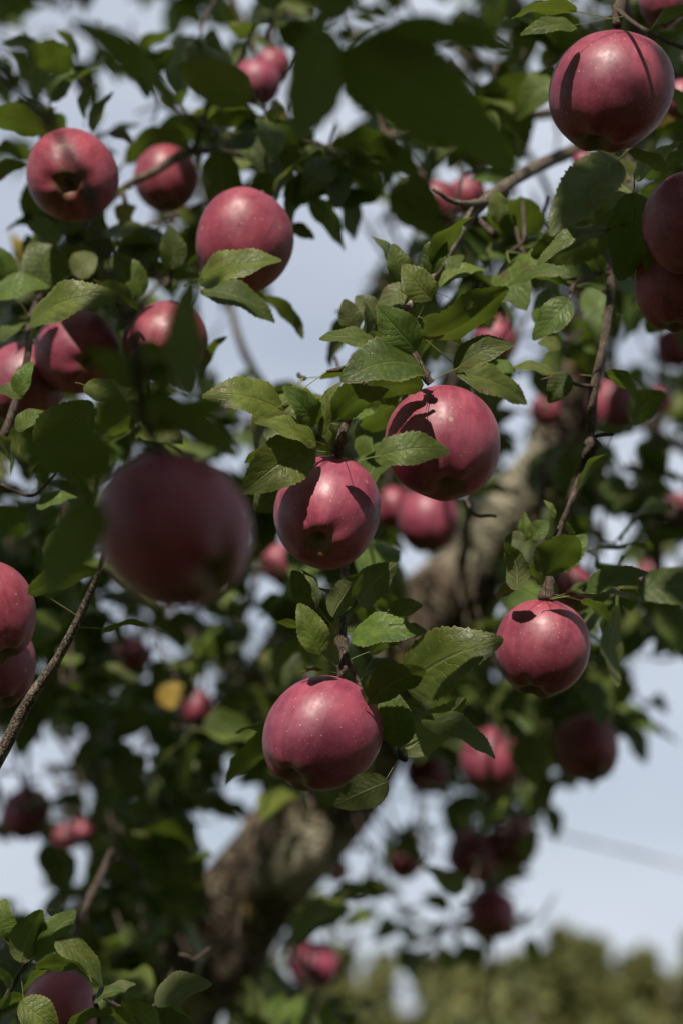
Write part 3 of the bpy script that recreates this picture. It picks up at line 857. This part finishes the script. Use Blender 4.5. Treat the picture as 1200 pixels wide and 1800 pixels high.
# (px, py, width px, depth, calyx offset x, y in radii (None = straight down), sunlit, label)
AP = [
 (575,902,199,1.43,-.16,.48,1,'sharp glossy red apple with its open calyx facing out, left of the larger leaf-crossed apple','cluster'),
 (779,780,208,1.43,.07,.76,1,'large round red apple in sharp focus with a dark leaf lying across its left side','cluster'),
 (565,1291,204,1.42,-.48,.72,1,'bright pinkish-red apple hanging lowest of the sharp ones, freckled, above a drooping dark leaf','cluster'),
 (953,1139,177,1.45,-.2,.90,1,'pale-freckled red apple with shaded top, at the tip of the thin hanging branch','cluster'),
 (1072,161,219,1.37,-.20,.86,1,'biggest red apple in the top right corner, half lit, hanging below a brown twig','cluster'),
 (1212,393,176,1.37,.2,.85,0,'shaded dark red apple cut by the right edge, upper one of a touching pair','cluster'),
 (1192,502,158,1.42,-.05,.92,0,'shaded maroon apple tucked under the pair\'s upper apple at the right edge','cluster'),
 (127,309,169,1.58,-.08,.20,1,'soft-focus rosy apple whose calyx points straight out, crossed by a blurred dark twig','cluster'),
 (428,425,175,1.58,-.45,.80,1,'soft-focus rosy apple with a lit green leaf lying over its lower left','cluster'),
 (292,314,120,1.90,.1,.8,0,'smaller rosy apple half hidden behind leaves on the grey branch','cluster'),
 (137,619,152,1.64,.30,.22,1,'squat scarlet-cheeked apple beneath a long lit leaf, touching its left neighbour','cluster'),
 (290,600,150,1.62,-.30,.35,1,'rosy apple with its right half covered by a large dark blurred leaf','cluster'),
 (42,676,146,1.66,-.3,.75,1,'dusky red apple behind the thin left twig, below the scarlet-cheeked one','cluster'),
 (-27,1079,192,1.42,.4,.82,1,'large sharp-edged red apple cut by the left edge, upper one of two','cluster'),
 (-12,1165,160,1.48,.3,.85,0,'dark shaded apple cut by the left edge, under the larger sharp-edged one','cluster'),
 (306,932,290,0.92,.50,.56,0,'very large blurred dark maroon apple hanging close to the lens','near'),
 (452,145,88,2.10,0,.9,1,'small pinkish blurred apple high up behind the big hanging dark leaf','back'),
 (480,118,66,2.15,.2,.9,1,'small pale pink apple peeping past the edge of the hanging dark leaf, above its neighbour','back'),
 (768,362,86,2.0,.1,.9,1,'crimson apple behind the small leaf tuft on the pale branch, left one of two','back'),
 (820,345,72,2.2,.1,.9,0,'blurred crimson apple just above the pale branch, behind a leaf tuft','back'),
 (868,600,84,2.35,.1,.8,1,'blurred wine-red apple in the gap above the curled leaf beside the large apple','back'),
 (752,915,116,2.25,.1,.9,0,'blurred plum-red apple under the large sharp apple, half behind small leaves','back'),
 (690,893,72,2.35,.1,.9,1,'blurred pink lit apple wedged between the two middle sharp apples','back'),
 (492,990,66,2.5,0,.9,1,'blurred salmon-red apple behind leaves below left of the open-calyx apple','back'),
 (1010,1032,72,2.0,0,.9,0,'blurred dark red apple directly behind the thin branch, right of its tip','back'),
 (928,1042,88,2.0,0,.9,0,'blurred dark red apple behind the leaves, left of the thin branch tip','back'),
 (1030,1316,116,2.3,.2,.8,0,'blurred deep red apple against the sky with a yellow-green leaf over its top left','back'),
 (862,1337,116,2.5,0,.8,0,'blurred dark red apple in deep shade left of the one against the sky','back'),
 (748,1358,78,3.0,.1,.8,0,'small blurred purple-red apple right of the drooping dark leaf','back'),
 (484,1386,60,3.0,0,.8,0,'small blurred purple-red apple beside the trunk\'s upper edge','back'),
 (710,1512,72,3.4,.1,.6,0,'lone blurred maroon apple against the pale sky right of the trunk','back'),
 (903,1481,92,3.1,0,.6,0,'blurred maroon apple at the right of the low hanging trio','back'),
 (832,1503,96,3.1,0,.6,0,'blurred maroon apple at the left of the low hanging trio','back'),
 (864,1607,92,3.1,0,.7,0,'blurred maroon apple at the bottom of the low hanging trio, leaves on both sides','back'),
 (552,1699,92,3.2,.1,.8,0,'blurred dark apple low down just right of the thick trunk','back'),
 (47,1430,90,2.7,0,.8,0,'blurred dark red apple with a green leaf across it, near the lower left edge','back'),
 (118,1473,48,2.9,0,.8,1,'small lit coral apple low on the left, duller of a touching pair','back'),
 (144,1464,46,2.85,0,.8,1,'small lit coral apple low on the left, brighter of a touching pair','back'),
 (346,1246,66,2.7,0,.8,1,'small lit coral-red apple next to a bright yellow leaf','back'),
 (108,1775,140,1.75,.1,.8,0,'dark red apple at the bottom edge mostly hidden behind near leaves','back'),
 (592,1530,44,3.4,0,.8,0,'tiny blurred red apple in leaves right of the trunk, left of the lone one','back'),
 (1186,612,70,2.6,0,.8,0,'blurred dark red apple at the right edge under the shaded pair','back'),
 (1078,715,96,2.6,0,.8,0,'blurred dark red apple behind the bare hanging branch at mid height','back'),
 (1158,705,50,2.7,0,.8,1,'blurred rosy apple hanging right of the dark one behind the bare branch','back'),
 (1190,900,66,2.9,0,.8,1,'blurred rosy apple at the right edge below the heavy side limb','back'),
 (958,722,60,2.6,0,.8,0,'blurred dark red apple against the trunk, right of the large sharp apple','back'),
 (1024,286,40,1.9,0,.8,0,'dark red sliver of an apple just under the biggest top right apple','back'),
 (1196,175,70,1.75,0,.8,0,'dark red apple showing past the right side of the biggest apple','back'),
 (1165,2,90,1.6,0,.8,0,'dark apple cut by the top edge, above the biggest apple','back'),
 (232,1150,66,2.9,0,.8,0,'dim purple-red apple in shade below the big blurred near apple','back'),
 (318,1100,54,3.0,0,.8,0,'dim red apple just under the big blurred near apple, in shade','back'),
 (1140,1010,50,3.1,0,.8,0,'dim red apple in shaded leaves right of the thin branch tip','back'),
]
GROUPS = {'cluster': 'apples hanging in and near the sharp focus', 'near': None, 'back': 'out-of-focus apples deeper in the tree'}
tw = TubeSet()
def apple(px, py, wpx, d, ox, oy, lit, label, grp, idx):
    me, h = AM[idx % 6]
    o = bpy.data.objects.new('apple', me)
    C.objects.link(o)
    c = P(px, py, d)
    r = SZ(wpx, d) / 2 * 0.985
    q = min(0.98, math.hypot(ox, oy))
    toc = (CAM - c).normalized()
    right = toc.cross(UP) * -1
    right = (RT - toc * RT.dot(toc)).normalized()
    upv = toc.cross(right)
    if upv.dot(UP) < 0:
        upv = -upv
    cal = (right * ox - upv * oy + toc * math.sqrt(max(0, 1 - q * q))).normalized()
    Z = -cal
    X = Z.cross(Vector((0.3, 1, 0.2))).normalized()
    Y = Z.cross(X)
    Rm = Matrix((X, Y, Z)).transposed().to_4x4()
    o.matrix_basis = Matrix.Translation(c) @ Rm @ Matrix.Rotation(idx * 1.7, 4, 'Z') @ Matrix.Diagonal((r, r, r, 1))
    o['label'] = label
    o['category'] = 'apple'
    if GROUPS[grp]:
        o['group'] = GROUPS[grp]
    bpy.context.view_layer.update()
    s = bpy.data.objects.new('stem', STEMS[idx % 3]); C.objects.link(s); s.parent = o
    k = bpy.data.objects.new('calyx', CALYX); C.objects.link(k); k.parent = o
    k.scale = (1.2, 1.2, 1.2); k.location = (0, 0, -h + 0.28)
    if grp == 'back':
        top = o.matrix_basis @ Vector((0.1, 0, 1.12))
        e = top + Vector((random.uniform(-.05, .05), random.uniform(0, .08), random.uniform(.08, .18)))
        m = (top + e) / 2 + Vector((random.uniform(-.02, .02), 0, 0))
        tw.tube([(*top, .0022), (*m, .0028), (*e, .0040)], 6, 4, .1, .2, 60)
    if lit:
        LIT.append((c + L * r * 0.3, r * (0.95 if grp == 'cluster' else 0.8)))
    return o
for i, a in enumerate(AP):
    apple(*a, i)

# ------------------------------------------------------------------ the crowd of leaves behind
def in_poly(x, y, poly):
    c = False
    j = len(poly) - 1
    for i in range(len(poly)):
        xi, yi = poly[i]; xj, yj = poly[j]
        if (yi > y) != (yj > y) and x < (xj - xi) * (y - yi) / (yj - yi) + xi:
            c = not c
        j = i
    return c
HOLES = [
 [(515,445),(560,395),(655,385),(655,470),(640,520),(590,545),(560,600),(590,655),(500,668),(440,650),(405,580),(440,570),(530,600),(500,520)],
 [(1110,1160),(1300,1170),(1300,1720),(1000,1720),(870,1660),(930,1640),(900,1545),(945,1500),(945,1440),(985,1385),(1095,1345),(1090,1240)],
 [(600,1590),(680,1575),(760,1570),(790,1600),(740,1700),(690,1750),(560,1760),(600,1680)],
 [(-100,1470),(85,1490),(75,1590),(-100,1570)],[(15,1290),(85,1300),(90,1360),(20,1350)],
 [(-50,330),(50,345),(45,440),(-50,470)],[(60,25),(290,20),(280,62),(230,70),(100,55)],
 [(180,110),(235,150),(230,240),(190,200)],[(330,560),(440,560),(430,640),(360,660)],
 [(915,270),(1000,280),(985,390),(930,400)],[(915,190),(1000,190),(990,260),(930,260)],
 [(890,520),(960,500),(930,640),(895,600)],[(1025,880),(1100,885),(1110,940),(1040,930)],[(1085,560),(1140,600),(1120,640),(1085,620)],
 [(885,660),(935,660),(925,790),(880,850)],[(1080,770),(1120,780),(1120,850),(1080,840)],[(1160,740),(1210,740),(1210,850),(1165,820)],
 [(690,965),(740,960),(750,1000),(700,1010)],[(760,970),(825,960),(820,1020),(770,1010)],[(430,1440),(345,1460),(350,1520),(420,1520)],
 [(395,1350),(480,1400),(470,1450),(400,1400)],[(700,1390),(770,1390),(760,1440),(650,1480),(660,1410)],[(540,120),(650,230),(560,250)],
 [(360,1540),(400,1600),(380,1640)],[(0,830),(60,830),(50,880),(0,870)],[(760,1440),(790,1440),(760,1540),(745,1540)],[(930,960),(1000,980),(980,1010)],
 [(850,1040),(885,1060),(860,1120),(850,1090)],[(1040,950),(1090,960),(1080,1010),(1050,1000)],[(650,500),(640,420),(680,380),(690,420)],
 [(420,1380),(470,1380),(450,1440)],[(1110,1000),(1200,960),(1200,990),(1130,1030)],[(640,1290),(700,1320),(700,1400),(650,1380)],
 [(600,1430),(670,1430),(650,1540),(590,1520)],[(470,1550),(540,1520),(520,1640),(450,1700)],
]
def hole(x, y, pad):
    for h in HOLES:
        if in_poly(x, y, h):
            return True
        if pad and (in_poly(x + pad, y, h) or in_poly(x - pad, y, h) or in_poly(x, y + pad, h) or in_poly(x, y - pad, h)):
            return True
    return False
for i in range(len(LV)):
    bx, by, tx, ty, w, rho, curl, fold, d, dz, mt = LV[i]
    if 1.3 < d < 1.62 and (rho < 95 or mt == 3) and rho > -10:
        if bx > 1080 and by < 520: continue
        if random.random() < 0.8:
            LIT.append((P((bx + tx) / 2, (by + ty) / 2, d), 0.022))
LIT.append((P(450, 1570, 2.90), 0.08)); LIT.append((P(480, 1520, 2.88), 0.07)); LIT.append((P(420, 1620, 2.92), 0.05)); LIT.append((P(500, 1650, 2.95), 0.03)); LIT.append((P(700, 1180, 2.8), 0.06)); LIT.append((P(780, 1070, 2.75), 0.09)); LIT.append((P(860, 960, 2.7), 0.08)); LIT.append((P(930, 860, 2.65), 0.07)); LIT.append((P(985, 740, 2.6), 0.05)); LIT.append((P(960, 830, 2.7), 0.03))
LIT.append((P(302, 1220, 2.2), 0.05)); LIT.append((P(930, 300, 1.75), 0.03)); LIT.append((P(1000, 262, 1.9), 0.03)); LIT.append((P(650, 255, 1.97), 0.04)); LIT.append((P(230, 325, 1.8), 0.03))
LIT.append((P(870, 340, 1.6), 0.03)); LIT.append((P(810, 360, 1.55), 0.03)); LIT.append((P(1010, 860, 1.48), 0.02))
for k in range(60):
    q = (random.uniform(0, 1200), random.uniform(0, 1700), random.uniform(2.1, 3.6))
    if not hole(q[0], q[1], 0):
        LIT.append((P(*q), random.uniform(.02, .07)))
ST = np.array([tuple(p) for p, r in LIT]); SR = np.array([r for p, r in LIT])
Ln = np.array(L)
def blocked(c, pad):
    rel = np.array(c) - ST
    al = rel @ Ln
    dist = np.linalg.norm(rel - al[:, None] * Ln, axis=1)
    return bool(np.any((dist < SR + pad) & (al > 0.02)))
THIN = [[(620,1370),(470,1400),(400,1500),(300,1640),(230,1830),(450,1830),(520,1620),(640,1440)],
        [(650,1200),(700,1060),(790,950),(870,860),(950,700),(1010,690),(1010,800),(920,960),(830,1090),(740,1180)]]
def covered(x, y, d):
    if d < 2.25 and math.hypot(x - 302, y - 1220) < 60 or d >= 2.0 and d < 2.3 and math.hypot(x - 302, y - 1220) < 80:
        return True
    for k, h in enumerate(THIN):
        if d < 3.0 and in_poly(x, y, h) and random.random() < (0.94, 0.80)[k]:
            return True
    for a in AP:
        if a[8] == 'back' and d < a[3] + 0.03 and math.hypot(x - a[0], y - a[1]) < a[2] * 0.5 + 22 and random.random() < 0.93:
            return True
        if a[8] == 'cluster' and d < a[3] + 0.03 and math.hypot(x - a[0], y - a[1]) < a[2] * 0.5 + 22:
            return True
    return False
crowd = Crowd()
SUNUP = (L * 0.55 + Vector((0, 0, 1)) * 0.6).normalized()
def rand_unit():
    v = Vector((random.gauss(0, 1), random.gauss(0, 1), random.gauss(0, 1)))
    return v.normalized()
def density(x, y):
    """how leafy the photograph is there"""
    if y > 1640 and x > 620: return 0.10 if y < 1700 else 0.0
    if x > 980 and y > 1330: return 0.0
    if x > 1090 and y > 1170: return 0.0
    if x > 920 and y > 1500: return 0.05
    if x < 520 and y < 480: return 0.30
    if x < 120 and y < 500: return 0.15
    if y < 350: return 0.6
    if 380 < x < 660 and y < 700: return 0.15
    if x > 640 and y < 700: return 0.8
    return 1.0
def rosette(c, n, size, individual, free=False):
    out = rand_unit(); out.z = out.z * 0.4 - 0.1; out.normalize()
    for k in range(n):
        dirn = (rand_unit() + out * 0.6); dirn.z -= 0.25; dirn.normalize()
        s = size * random.uniform(0.7, 1.15)
        b = c + dirn * 0.012
        t = b + dirn * s
        x, y, dd = proj((b + t) / 2)
        pad = 26 * 1.43 / max(dd, .5) * (s / 0.06)
        if not free and hole(x, y, pad * 0.6) or covered(x, y, dd):
            continue
        N = (SUNUP + rand_unit() * 0.75).normalized()
        if abs(N.dot(dirn)) > 0.92:
            continue
        if individual:
            rr = random.random()
            mat = M_LEAF if rr < 0.86 else (M_LEAF_P if rr < 0.97 else M_LEAF_Y)
            place_leaf(b, t, N, random.uniform(.5, .66), random.uniform(.03, .15), random.uniform(.15, .5), mat, False, 1000 + leaf_n)
        else:
            crowd.add(frame(b, t, N), (100 + random.randrange(12)) if dd < 2.3 else random.randrange(10), random.random()) if not blocked((b + t) / 2, 0.018) else None
    # short spur
    dc = proj(c)[2]
    q = 0.5 if dc < 2.3 else 1.0
    e = c + Vector((random.uniform(-.03, .03), random.uniform(.0, .05), random.uniform(-.01, .06))) * q
    e2 = e + (e - c) * .8 + Vector((random.uniform(-.01, .01), .01, random.uniform(0, .02)))
    tw.tube([(*c, .0012), (*((c + e) / 2 + Vector((.003, 0, 0))), .0015 * q + .0004), (*e, .0020 * q + .0004), (*e2, .0014)], 6, 3, .1, .2, 60)

# middle distance rosettes (single leaves)
MID = []
for (x0, y0, x1, y1, n, d0, d1) in ((90, 60, 640, 330, 11, 1.68, 2.1), (560, 240, 900, 460, 7, 1.6, 2.0), (0, 380, 300, 520, 4, 1.65, 1.85), (900, 60, 1200, 260, 4, 1.7, 2.1), (0, 360, 320, 560, 6, 1.66, 1.9), (880, 280, 1110, 600, 6, 1.6, 1.9), (0, 60, 330, 300, 4, 1.7, 2.1), (560, 60, 900, 300, 5, 1.8, 2.2), (380, 0, 620, 200, 3, 1.75, 2.1)):
    for k in range(n):
        MID.append((random.uniform(x0, x1), random.uniform(y0, y1), random.uniform(d0, d1)))
for (x0, y0, x1, y1, n, d0, d1) in ((90, 40, 640, 330, 9, 1.7, 2.2), (0, 380, 330, 560, 5, 1.7, 2.0), (620, 380, 900, 640, 7, 1.55, 1.9), (880, 280, 1200, 620, 8, 1.6, 2.1), (560, 30, 1200, 300, 9, 1.8, 2.3), (0, 700, 260, 1020, 6, 1.6, 2.1), (440, 640, 720, 800, 4, 1.52, 1.7), (520, 1020, 760, 1290, 6, 1.52, 1.8), (860, 900, 1100, 1120, 6, 1.55, 1.8), (0, 1600, 330, 1800, 7, 1.55, 2.0), (780, 1150, 1060, 1420, 5, 2.2, 2.5), (20, 1060, 400, 1300, 7, 1.9, 2.4)):
    for k in range(n):
        MID.append((random.uniform(x0, x1), random.uniform(y0, y1), random.uniform(d0, d1)))
for (x, y, d) in MID:
    if hole(x, y, 0):
        continue
    rosette(P(x, y, d), 6, 0.058, leaf_n < 292)
n_rose = 0
while n_rose < 1250:
    x = random.uniform(-260, 1460); y = random.uniform(-200, 1840)
    if random.random() > density(x, y):
        continue
    if hole(x, y, 0):
        continue
    d = random.choice((random.uniform(2.1, 2.7), random.uniform(2.7, 3.7), random.uniform(2.7, 3.7)))
    rosette(P(x, y, d), 7, 0.066, False)
    n_rose += 1

# ------------------------------------------------------------------ unseen overhead leaves added for shade, with gaps toward the sunlit spots
V2 = L.cross(RT).normalized()
if V2.z < 0: V2 = -V2
X2 = V2.cross(L).normalized()
O = P(600, 900, 1.43)
overhead = Crowd()
tries = 0
N_OVER = 10500
while overhead.count < N_OVER and tries < 60000:
    tries += 1
    a = random.uniform(-1.7, 1.7); b = random.uniform(-1.3, 3.4); t = random.uniform(1.0, 1.9)
    c = O + X2 * a + V2 * b + L * t
    if c.z < 1.2:
        continue
    cl = noise.noise(Vector((a, b, t * 0.3)) * 2.3)
    if random.random() > 0.75 + cl * 1.5:
        continue
    x, y, dd = proj(c)
    if dd > 0.05:
        mg = 0.10 / dd * FPX
        if -mg - 60 < x < 1260 + mg and -mg - 60 < y < 1860 + mg:
            continue
    if blocked(c, 0.022):
        continue
    dirn = rand_unit()
    N = (L + rand_unit() * 0.7).normalized()
    if abs(N.dot(dirn)) > 0.9:
        continue
    overhead.add(frame(c - dirn * 0.04, c + dirn * 0.04, N), random.randrange(10), random.random())
# extra unseen sprays added sunward to shade the nearest twigs and some apples
SHADE = [(P(306, 930, 0.92), 0.065, 260)]
for (bx, by, tx, ty, w, rho, curl, fold, d, dz, mt) in LV:
    if d < 1.08:
        SHADE.append((P((bx + tx) / 2, (by + ty) / 2, d), 0.045, 13))
SHADE += [(P(862, 1337, 2.5), 0.05, 90), (P(552, 1699, 3.2), 0.05, 80)]
SHADE.append((P(108, 1775, 1.75), 0.06, 120)); SHADE.append((P(1212, 393, 1.37), 0.05, 90)); SHADE.append((P(1192, 502, 1.42), 0.04, 60)); SHADE.append((P(1080, 430, 1.4), 0.04, 30))
for c0, rad, n in SHADE:
    for k in range(n):
        c = c0 + L * random.uniform(0.55, 1.0) + X2 * random.gauss(0, rad * .8) + V2 * random.gauss(0, rad * .8)
        x, y, dd = proj(c)
        if dd > 0.05:
            mg = 0.06 / dd * FPX
            if -mg < x < 1200 + mg and -mg < y < 1800 + mg:
                continue
        if blocked(c, 0.02):
            continue
        dirn = (rand_unit() + Vector((0, 0, -.3))).normalized()
        N = (L + rand_unit() * 0.6).normalized()
        if abs(N.dot(dirn)) < 0.9:
            overhead.add(frame(c - dirn * 0.035, c + dirn * 0.035, N), random.randrange(10), random.random())
# unseen leaves added behind, beside and above the camera to cut sky light
tries = 0
n_beh = 0
while n_beh < 26000 and tries < 90000:
    tries += 1
    q = random.random()
    if q < 0.62:
        c = Vector((random.uniform(-2.6, 2.6), random.uniform(-2.2, -0.6), random.uniform(0.15, 4.4)))
    elif q < 0.92:
        c = Vector((random.choice((-1, 1)) * random.uniform(1.4, 2.3), random.uniform(-1.2, 3.4), random.uniform(0.2, 4.4)))
    else:
        c = Vector((random.uniform(-1.6, 1.6), random.uniform(-0.6, 3.2), random.uniform(3.6, 4.6)))
    x, y, dd = proj(c)
    if dd > 0.05:
        mg = 0.10 / dd * FPX
        if -mg - 60 < x < 1260 + mg and -mg - 60 < y < 1860 + mg:
            continue
    if noise.noise(c * 1.4) < -0.35 or blocked(c, 0.022):
        continue
    dirn = rand_unit()
    N = (Vector((0, 0.6, 0.5)) + rand_unit() * 0.9).normalized()
    if abs(N.dot(dirn)) > 0.9:
        continue
    overhead.add(frame(c - dirn * 0.05, c + dirn * 0.05, N), -1 - random.randrange(4), random.random())
    n_beh += 1
for (x, y, d, n) in ((905, 1430, 3.1, 7), (835, 1450, 3.1, 7), (865, 1550, 3.15, 6), (800, 1610, 3.1, 5), (925, 1630, 3.15, 4), (845, 1650, 3.1, 5), (780, 1650, 3.2, 4), (700, 1610, 3.3, 5), (690, 1660, 3.3, 4), (1115, 1265, 2.9, 6), (1060, 1240, 2.5, 6), (1000, 1270, 2.5, 5), (960, 1400, 3.0, 5), (1130, 1240, 3.0, 4), (715, 1465, 3.4, 5), (950, 1450, 3.0, 3), (600, 1500, 3.2, 6), (590, 1640, 3.2, 6), (540, 1650, 3.2, 5)):
    rosette(P(x, y, d + .03), n, 0.06, False, True)
fo = to_tree(crowd.build('foliage', [M_LEAF, M_PET], tree)); fo['kind'] = 'stuff'
ov = to_tree(overhead.build('crown', [M_LEAF, M_PET], tree)); ov['kind'] = 'stuff'  # out-of-view leaf mass, put in and shaped to shade the scene
tg = to_tree(tw.build('twigs', M_TWIG, tree)); tg['kind'] = 'stuff'
# limbs that carry the added overhead leaves
for pts in ([(0.9, 2.6, 3.6, .04), (0.9, 1.6, 4.0, .034), (0.5, 0.5, 4.1, .026), (0.2, -0.8, 3.8, .015)], [(0.9, 2.6, 3.6, .03), (0.0, 1.8, 3.9, .024), (-0.7, 0.9, 3.9, .018), (-1.2, 0.1, 3.6, .01)]):
    t_ = TubeSet()
    t_.tube(pts, 10, 6, .15, .1, 20)
    to_tree(t_.build('branch', M_BARK, tree))

# ------------------------------------------------------------------ overhead wires
def wire(p0, p1, rad, label):
    t = TubeSet()
    a = Vector(p0); b = Vector(p1); d = (b - a)
    a2 = a - d * 6; b2 = b + d * 6
    pts = []
    for k in range(13):
        q = k / 12
        p = a2.lerp(b2, q)
        pts.append((p.x, p.y, p.z, rad))
    t.tube(pts, 8, 2, 0, 0, 1)
    o = t.build('wire', M_WIRE)
    o['label'] = label
    o['category'] = 'wire'
    return o
wire(P(950, 1459, 5.5), P(1200, 1522, 5.7), 0.0042, 'pale blurred wire slanting across the open sky at lower right')
wire(P(0, 42, 5.5), P(130, 60, 5.6), 0.003, 'thin pale wire crossing the sky behind the top left leaves')

# ------------------------------------------------------------------ trees beyond
fm, fnt, fout = new_mat('distant_leaves')
fb = node(fnt, 'ShaderNodeBsdfPrincipled')
fa = node(fnt, 'ShaderNodeAttribute', attribute_name='rnd')
fc = mix_n(fnt, fa.outputs['Fac'], (0.055, 0.070, 0.016), (0.150, 0.145, 0.036))
fnt.links.new(fc, fb.inputs['Base Color'])
fb.inputs['Roughness'].default_value = 0.7
fnt.links.new(fb.outputs[0], fout.inputs['Surface'])
def far_tree(px, ytop, d, width, label, seed, dens=1.0):
    rr = random.Random(seed)
    topz = P(px, ytop, d).z
    cx, cy = P(px, ytop, d).x, P(px, ytop, d).y
    root = bpy.data.objects.new('orchard_tree', None)
    C.objects.link(root)
    root.location = (cx, cy, 0)
    root['label'] = label
    root['category'] = 'tree'
    root['group'] = 'orchard trees in the distance'
    t = TubeSet()
    t.tube([(0, 0, -.05, .14), (.04, 0, .5, .10), (0, .03, 1.1, .08), (.05, 0, topz * .7, .05), (0, 0, topz * .9, .02)], 10, 4, .2, .1, 6)
    for k in range(5):
        an = rr.random() * 6.28
        z0 = rr.uniform(.7, topz * .6)
        t.tube([(0, 0, z0, .05), (math.cos(an) * width * .25, math.sin(an) * width * .25, z0 + .4, .03), (math.cos(an) * width * .42, math.sin(an) * width * .42, z0 + .9, .012)], 7, 3, .1, 0, 8)
    t.build('trunk', M_BARK, root)
    n = int(2600 * dens * width)
    clumps = []
    for k in range(48):
        an = rr.random() * 6.28; rad = width / 2 * math.sqrt(rr.random())
        zz = rr.uniform(.5, topz - .35 - 0.5 * (rad / (width / 2)) ** 2 * rr.uniform(.3, 1.2))
        clumps.append((rad * math.cos(an), rad * math.sin(an), zz, rr.uniform(.22, .45)))
    for k in range(9):
        x_ = rr.uniform(-.4, .4) * width; y_ = rr.uniform(-.2, .2) * width; z_ = topz - .55
        for q_ in range(5):
            clumps.append((x_, y_, z_, .17 - .028 * q_)); x_ += rr.uniform(-.04, .04); z_ += rr.uniform(.10, .16)
    V, F, R = [], [], []
    for k in range(n):
        c = rr.choice(clumps)
        v = Vector((rr.gauss(0, 1), rr.gauss(0, 1), rr.gauss(0, 1))).normalized() * c[3] * rr.uniform(.6, 1.05)
        p = Vector(c[:3]) + v
        u = Vector((rr.gauss(0, 1), rr.gauss(0, 1), rr.gauss(0, 1))).normalized()
        w = u.cross(Vector((rr.gauss(0, 1), rr.gauss(0, 1), rr.gauss(0, 1)))).normalized()
        s = rr.uniform(.05, .085)
        b = len(V)
        V += [p - u * s, p + w * s * .5, p + u * s, p - w * s * .5]
        F.append((b, b + 1, b + 2, b + 3))
        R += [rr.random()] * 4
    mesh_obj('crown', V, F, [fm], root, False, None, R)
far_tree(600, 1785, 17, 3.2, 'low olive-green orchard tree just right of the trunk\'s foot, lowest in the row', 1)
far_tree(800, 1685, 13, 3.0, 'rounded olive tree behind the low hanging apples, tallest of the left half', 2)
far_tree(920, 1738, 15, 2.8, 'dusky green tree in the dip right of the rounded olive one', 3)
far_tree(1030, 1715, 14, 2.4, 'yellow-green tree beside the last tree on the right', 4)
far_tree(1150, 1688, 12, 2.6, 'yellow-green spiky-topped tree at the bottom right corner', 5)
far_tree(1290, 1650, 12, 3.0, 'olive-green tree beyond the right edge of the view', 6)
far_tree(690, 1735, 15, 2.6, 'olive tree between the lowest tree and the rounded one', 7)
far_tree(470, 1840, 17, 3.0, 'olive tree mostly behind the leaning trunk', 8)
